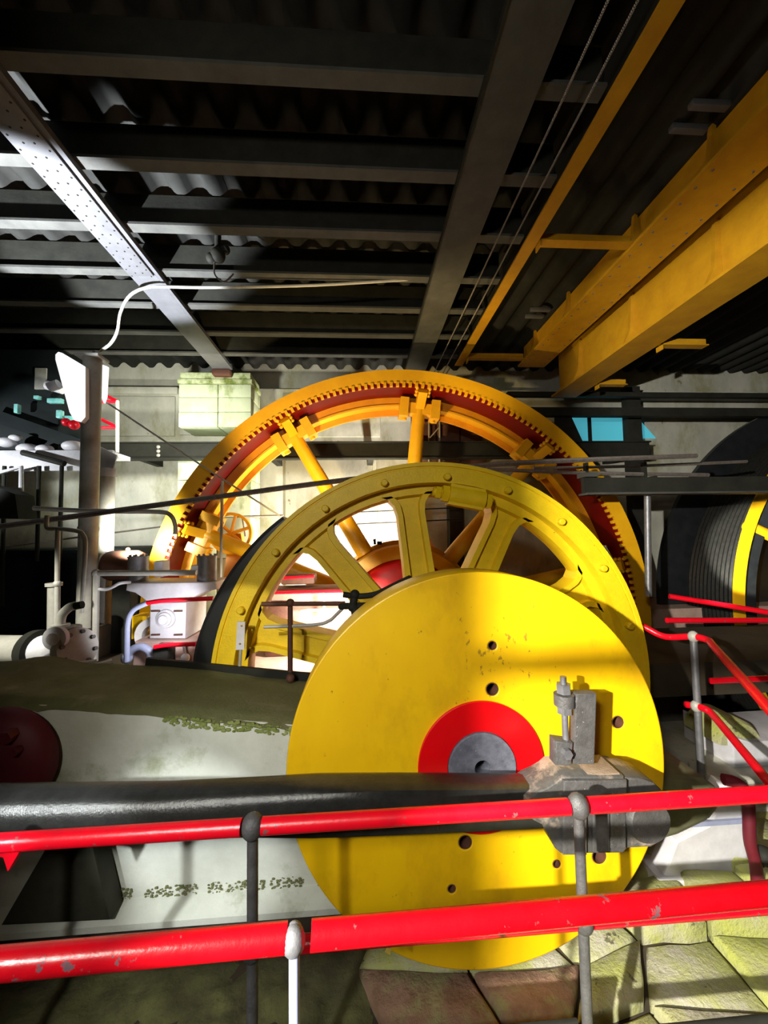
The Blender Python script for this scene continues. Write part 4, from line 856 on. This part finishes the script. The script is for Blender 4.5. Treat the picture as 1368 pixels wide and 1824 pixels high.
part('leg', MB().tube(smooth_path([at(226, 1178, 3.6), at(226, 1140, 3.6), at(228, 1105, 3.6), at(238, 1086, 3.6), at(262, 1074, 3.6)], 6), 0.024, 12), BLU, t)
part('top_rail', MB().tube(smooth_path([at(262, 1074, 3.6), at(290, 1070, 3.6), at(330, 1068, 3.6), at(380, 1066, 3.6)], 5), 0.02, 12), RAIL, t)
part('lower_rail', MB().tube(smooth_path([at(275, 1153, 3.6), at(300, 1149, 3.6), at(350, 1147, 3.6)], 5), 0.02, 12), RAIL, t)
# L pipe
t = thing('angle_pipe', 'pale square-cornered pipe standing before the side pipe', 'pipe', at(169, 1178, 3.7))
part('upright', MB().tube([at(168, 1178, 3.7), at(171, 1022, 3.7)], 0.03, 12), PIP, t)
part('elbow', MB().ball(at(171, 1021, 3.7), 0.036), PIP, t)
part('cross_pipe', MB().tube([at(171, 1021, 3.7), at(350, 1020, 3.7)], 0.026, 12), PIP, t)
part('branch', MB().tube(smooth_path([at(172, 1049, 3.7), at(188, 1050, 3.7), at(200, 1046, 3.7), at(214, 1039, 3.72), at(232, 1037, 3.8)], 5), 0.014, 8), WHT, t)
# arched pipe
t = thing('arched_pipe', 'thin pale arched pipe with two legs before the lamp post', 'pipe', at(103, 1118, 3.42))
part('arch', MB().tube(smooth_path([at(145, 1092, 3.42), at(149, 1030, 3.42), at(152, 970, 3.42), at(148, 953, 3.42), at(138, 946, 3.42), at(104, 942, 3.42), at(84, 940, 3.42), at(84, 918, 3.42)], 7), 0.018, 10), PIP, t)
part('leg', MB().tube([at(103, 942, 3.42), at(101, 1112, 3.42)], 0.019, 10), PIP, t)
part('pedestal', MB().tube([at(95, 1150, 3.8), at(96, 1044, 3.8)], 0.048, 14).tube([at(96, 1044, 3.8), at(96, 1038, 3.8)], 0.065, 14), PIP, t)
part('clamp', MB().ball(at(102, 1040, 3.42), 0.03), PIP, t)
# valve assembly
VY = 3.3
t = thing('flanged_valve', 'grey flanged pipe valve with a round blank flange, behind the engine bed', 'valve', at(90, 1185, VY))
vr = 0.13
pa, pb, pc, pd = at(-60, 1156, VY + 0.25), at(60, 1158, VY + 0.12), at(66, 1158, VY + 0.11), at(128, 1156, VY)
part('pipe', MB().tube([pa, pb], 0.115, 24), PIP, t)
part('dark_flange', MB().tube([pb, pc + (pc - pb) * 1.2], 0.16, 28), DKS, t)
part('body', MB().tube([pc, pd], 0.115, 24), WHT, t)
pe = at(140, 1154, VY - 0.03)
fl_ = part('blank_flange', MB().tube([pd, pe], 0.155, 32), PIP, t)
dr = (pe - pd).normalized(); u_ = dr.cross(Vector((0, 0, 1))).normalized(); w_ = u_.cross(dr)
mb = MB()
for k in range(8):
    q = pe + (u_ * math.cos(k * PI / 4 + 0.3) + w_ * math.sin(k * PI / 4 + 0.3)) * 0.125; mb.tube([q, q + dr * 0.02], 0.017, 6)
part('flange_bolts', mb, GRY, fl_, kind='stuff')
q = at(98, 1137, VY - 0.12)
part('front_flange', MB().lathe([(0.0, -0.03), (0.045, -0.03), (0.05, -0.012), (0.088, -0.01), (0.088, 0.03), (0.0, 0.1)], (q.x, q.y, q.z), 'Y', 28), WHT, t)
part('bonnet', MB().box(at(96, 1128, VY).x, at(130, 1128, VY).x, VY - 0.05, VY + 0.12, at(100, 1140, VY).z, at(100, 1117, VY).z, 0.02), GRY, t)
part('elbow', MB().tube(smooth_path([at(107, 1116, VY), at(108, 1104, VY), at(112, 1093, VY), at(124, 1082, VY), at(134, 1079, VY)], 6), 0.034, 14), PIP, t)
part('coupling', MB().tube([at(132, 1080, VY), at(147, 1077, VY)], 0.03, 12), DKS, t)
part('neck', MB().tube([at(107, 1118, VY), at(107, 1112, VY)], 0.065, 20), PIP, t)
part('lower_spout', MB().ball(at(95, 1176, VY - 0.1), 0.075, (1.2, 1, 0.8)), WHT, t)
for i, (p0, p1, l) in enumerate((((118, 1184), (172, 1178), 'pale thin batten lying behind the mossy bed, nearer the valve'), ((150, 1190), (200, 1177), 'pale thin batten lying behind the mossy bed, nearer the winch'))):
    solo('batten', MB().beam(at(p0[0], p0[1], 3.0), at(p1[0], p1[1], 3.1), 0.05, 0.02), PIP, l, 'batten', 'loose battens')
# ================================================================== BEHIND THE WHEELS
t = thing('valve_wheel', 'small yellow handwheel glimpsed beside the big drum, below its spoke clamp', 'handwheel', at(412, 1000, 5.75))
c_ = at(412, 950, 5.75)
part('rim', MB().lathe([(0.26, -0.04), (0.3, -0.04), (0.3, 0.04), (0.26, 0.04)], (c_.x, c_.y, c_.z), 'Y', 36), DRM, t)
for k in range(3):
    d = Vector((math.cos(k * PI / 3 + 0.3), 0, math.sin(k * PI / 3 + 0.3))); part('spoke', MB().tube([c_ - d * 0.27, c_ + d * 0.27], 0.025, 8), DRM, t)
part('stand', plate([[(c_.x - 0.2, RZ), (c_.x + 0.3, RZ), (c_.x + 0.12, c_.z), (c_.x - 0.05, c_.z)]], 5.8, 5.9), BRN, t)
t = thing('scaffold_rail', 'thin pale inspection railing behind the big drum near the handwheel', 'railing', at(395, 1005, 4.75))
part('post', MB().tube([at(393, 1030, 4.75), at(396, 856, 4.75)], 0.018, 8), PIP, t)
part('rail', MB().tube([at(432, 920, 6.0), at(505, 918, 6.0)], 0.014, 8).tube([at(432, 918, 6.0), at(438, 955, 6.0)], 0.02, 8), PIP, t)
# pale machine plinths, beams and rails behind the flywheel spokes
for (x0, x1, y0, y1, Y0, Y1, m, l) in ((480, 640, 1070, 1046, 4.5, 4.85, PNK, 'long pinkish plinth seen through the flywheel, under the red rail'),
                                    (470, 514, 1106, 1078, 4.2, 4.45, BRK, 'small rusty-brown box seen through the flywheel beside the dark post'),
                                    (500, 560, 1044, 1024, 4.6, 4.85, BRK, 'dark wedge-shaped box under the slanting drum spoke')):
    a, b = at(x0, y0, Y0), at(x1, y1, Y0); solo('plinth_box', MB().box(a.x, b.x, Y0, Y1, RZ if y0 > 1050 else a.z + 0.012, b.z, 0.02), m, l, 'plinth')
for (p0, p1, l) in (((475, 1056), (660, 1052), 'thin red rail seen through the flywheel spokes, long one'), ((495, 1030), (560, 1026), 'thin red rail seen through the flywheel spokes, short upper one')):
    solo('inner_rail', MB().tube([at(p0[0], p0[1], 4.4), at(p1[0], p1[1], 4.4)], 0.018, 8), RAIL, l, 'rail', 'inner red rails')
t = thing('pale_handrail', 'pale hooped handrail low behind the flywheel spokes', 'railing', at(570, 1112, 4.3))
part('hoop', MB().tube(smooth_path([at(640, 1084, 4.2), at(580, 1086, 4.2), at(540, 1088, 4.2), at(536, 1092, 4.2), at(552, 1100, 4.2)], 5), 0.014, 8), PIP, t)
part('upright', MB().tube([at(577, 1096, 4.2), at(577, 1070, 4.2)], 0.014, 8), PIP, t)
for (y, l) in ((910, 'thin dark wire across the bright wall behind the flywheel, upper'), (931, 'thin dark wire across the bright wall behind the flywheel, lower')):
    solo('wall_wire', MB().tube([at(600, y + 4, 6.4), at(820, y - 6, 6.4)], 0.012, 6), DKS, l, 'wire', 'wall wires')
a = at(813, 1010, 6.3); b = at(836, 880, 6.3)
solo('wall_post', MB().box(a.x, b.x, 6.71, 6.92, RZ, 1.139, 0.01), DKS, 'dark square post against the bright wall behind the flywheel', 'post')
t = thing('oiler', 'small dark oiler standing on top of the drum hub', 'oiler', at(672, 975, 5.3))
part('cup', MB().tube([at(676, 970, 5.3), at(676, 964, 5.3)], 0.035, 10), DKS, t); part('stem', MB().tube([at(668, 970, 5.3), at(667, 960, 5.3)], 0.018, 8), DKS, t)
a, b = at(748, 1020, 6.2), at(775, 930, 6.2)
solo('slanting_buttress', MB().prism([(a.x - 0.3, RZ), (a.x + 0.75, RZ), (a.x + 0.02, b.z + 0.1), (a.x - 0.1, b.z + 0.1)], 6.3, 6.7), PNK, 'pinkish slanting buttress against the bright wall behind the flywheel', 'buttress')
# tidy helper property
for o in bpy.data.objects:
    if '_w' in o: del o['_w']
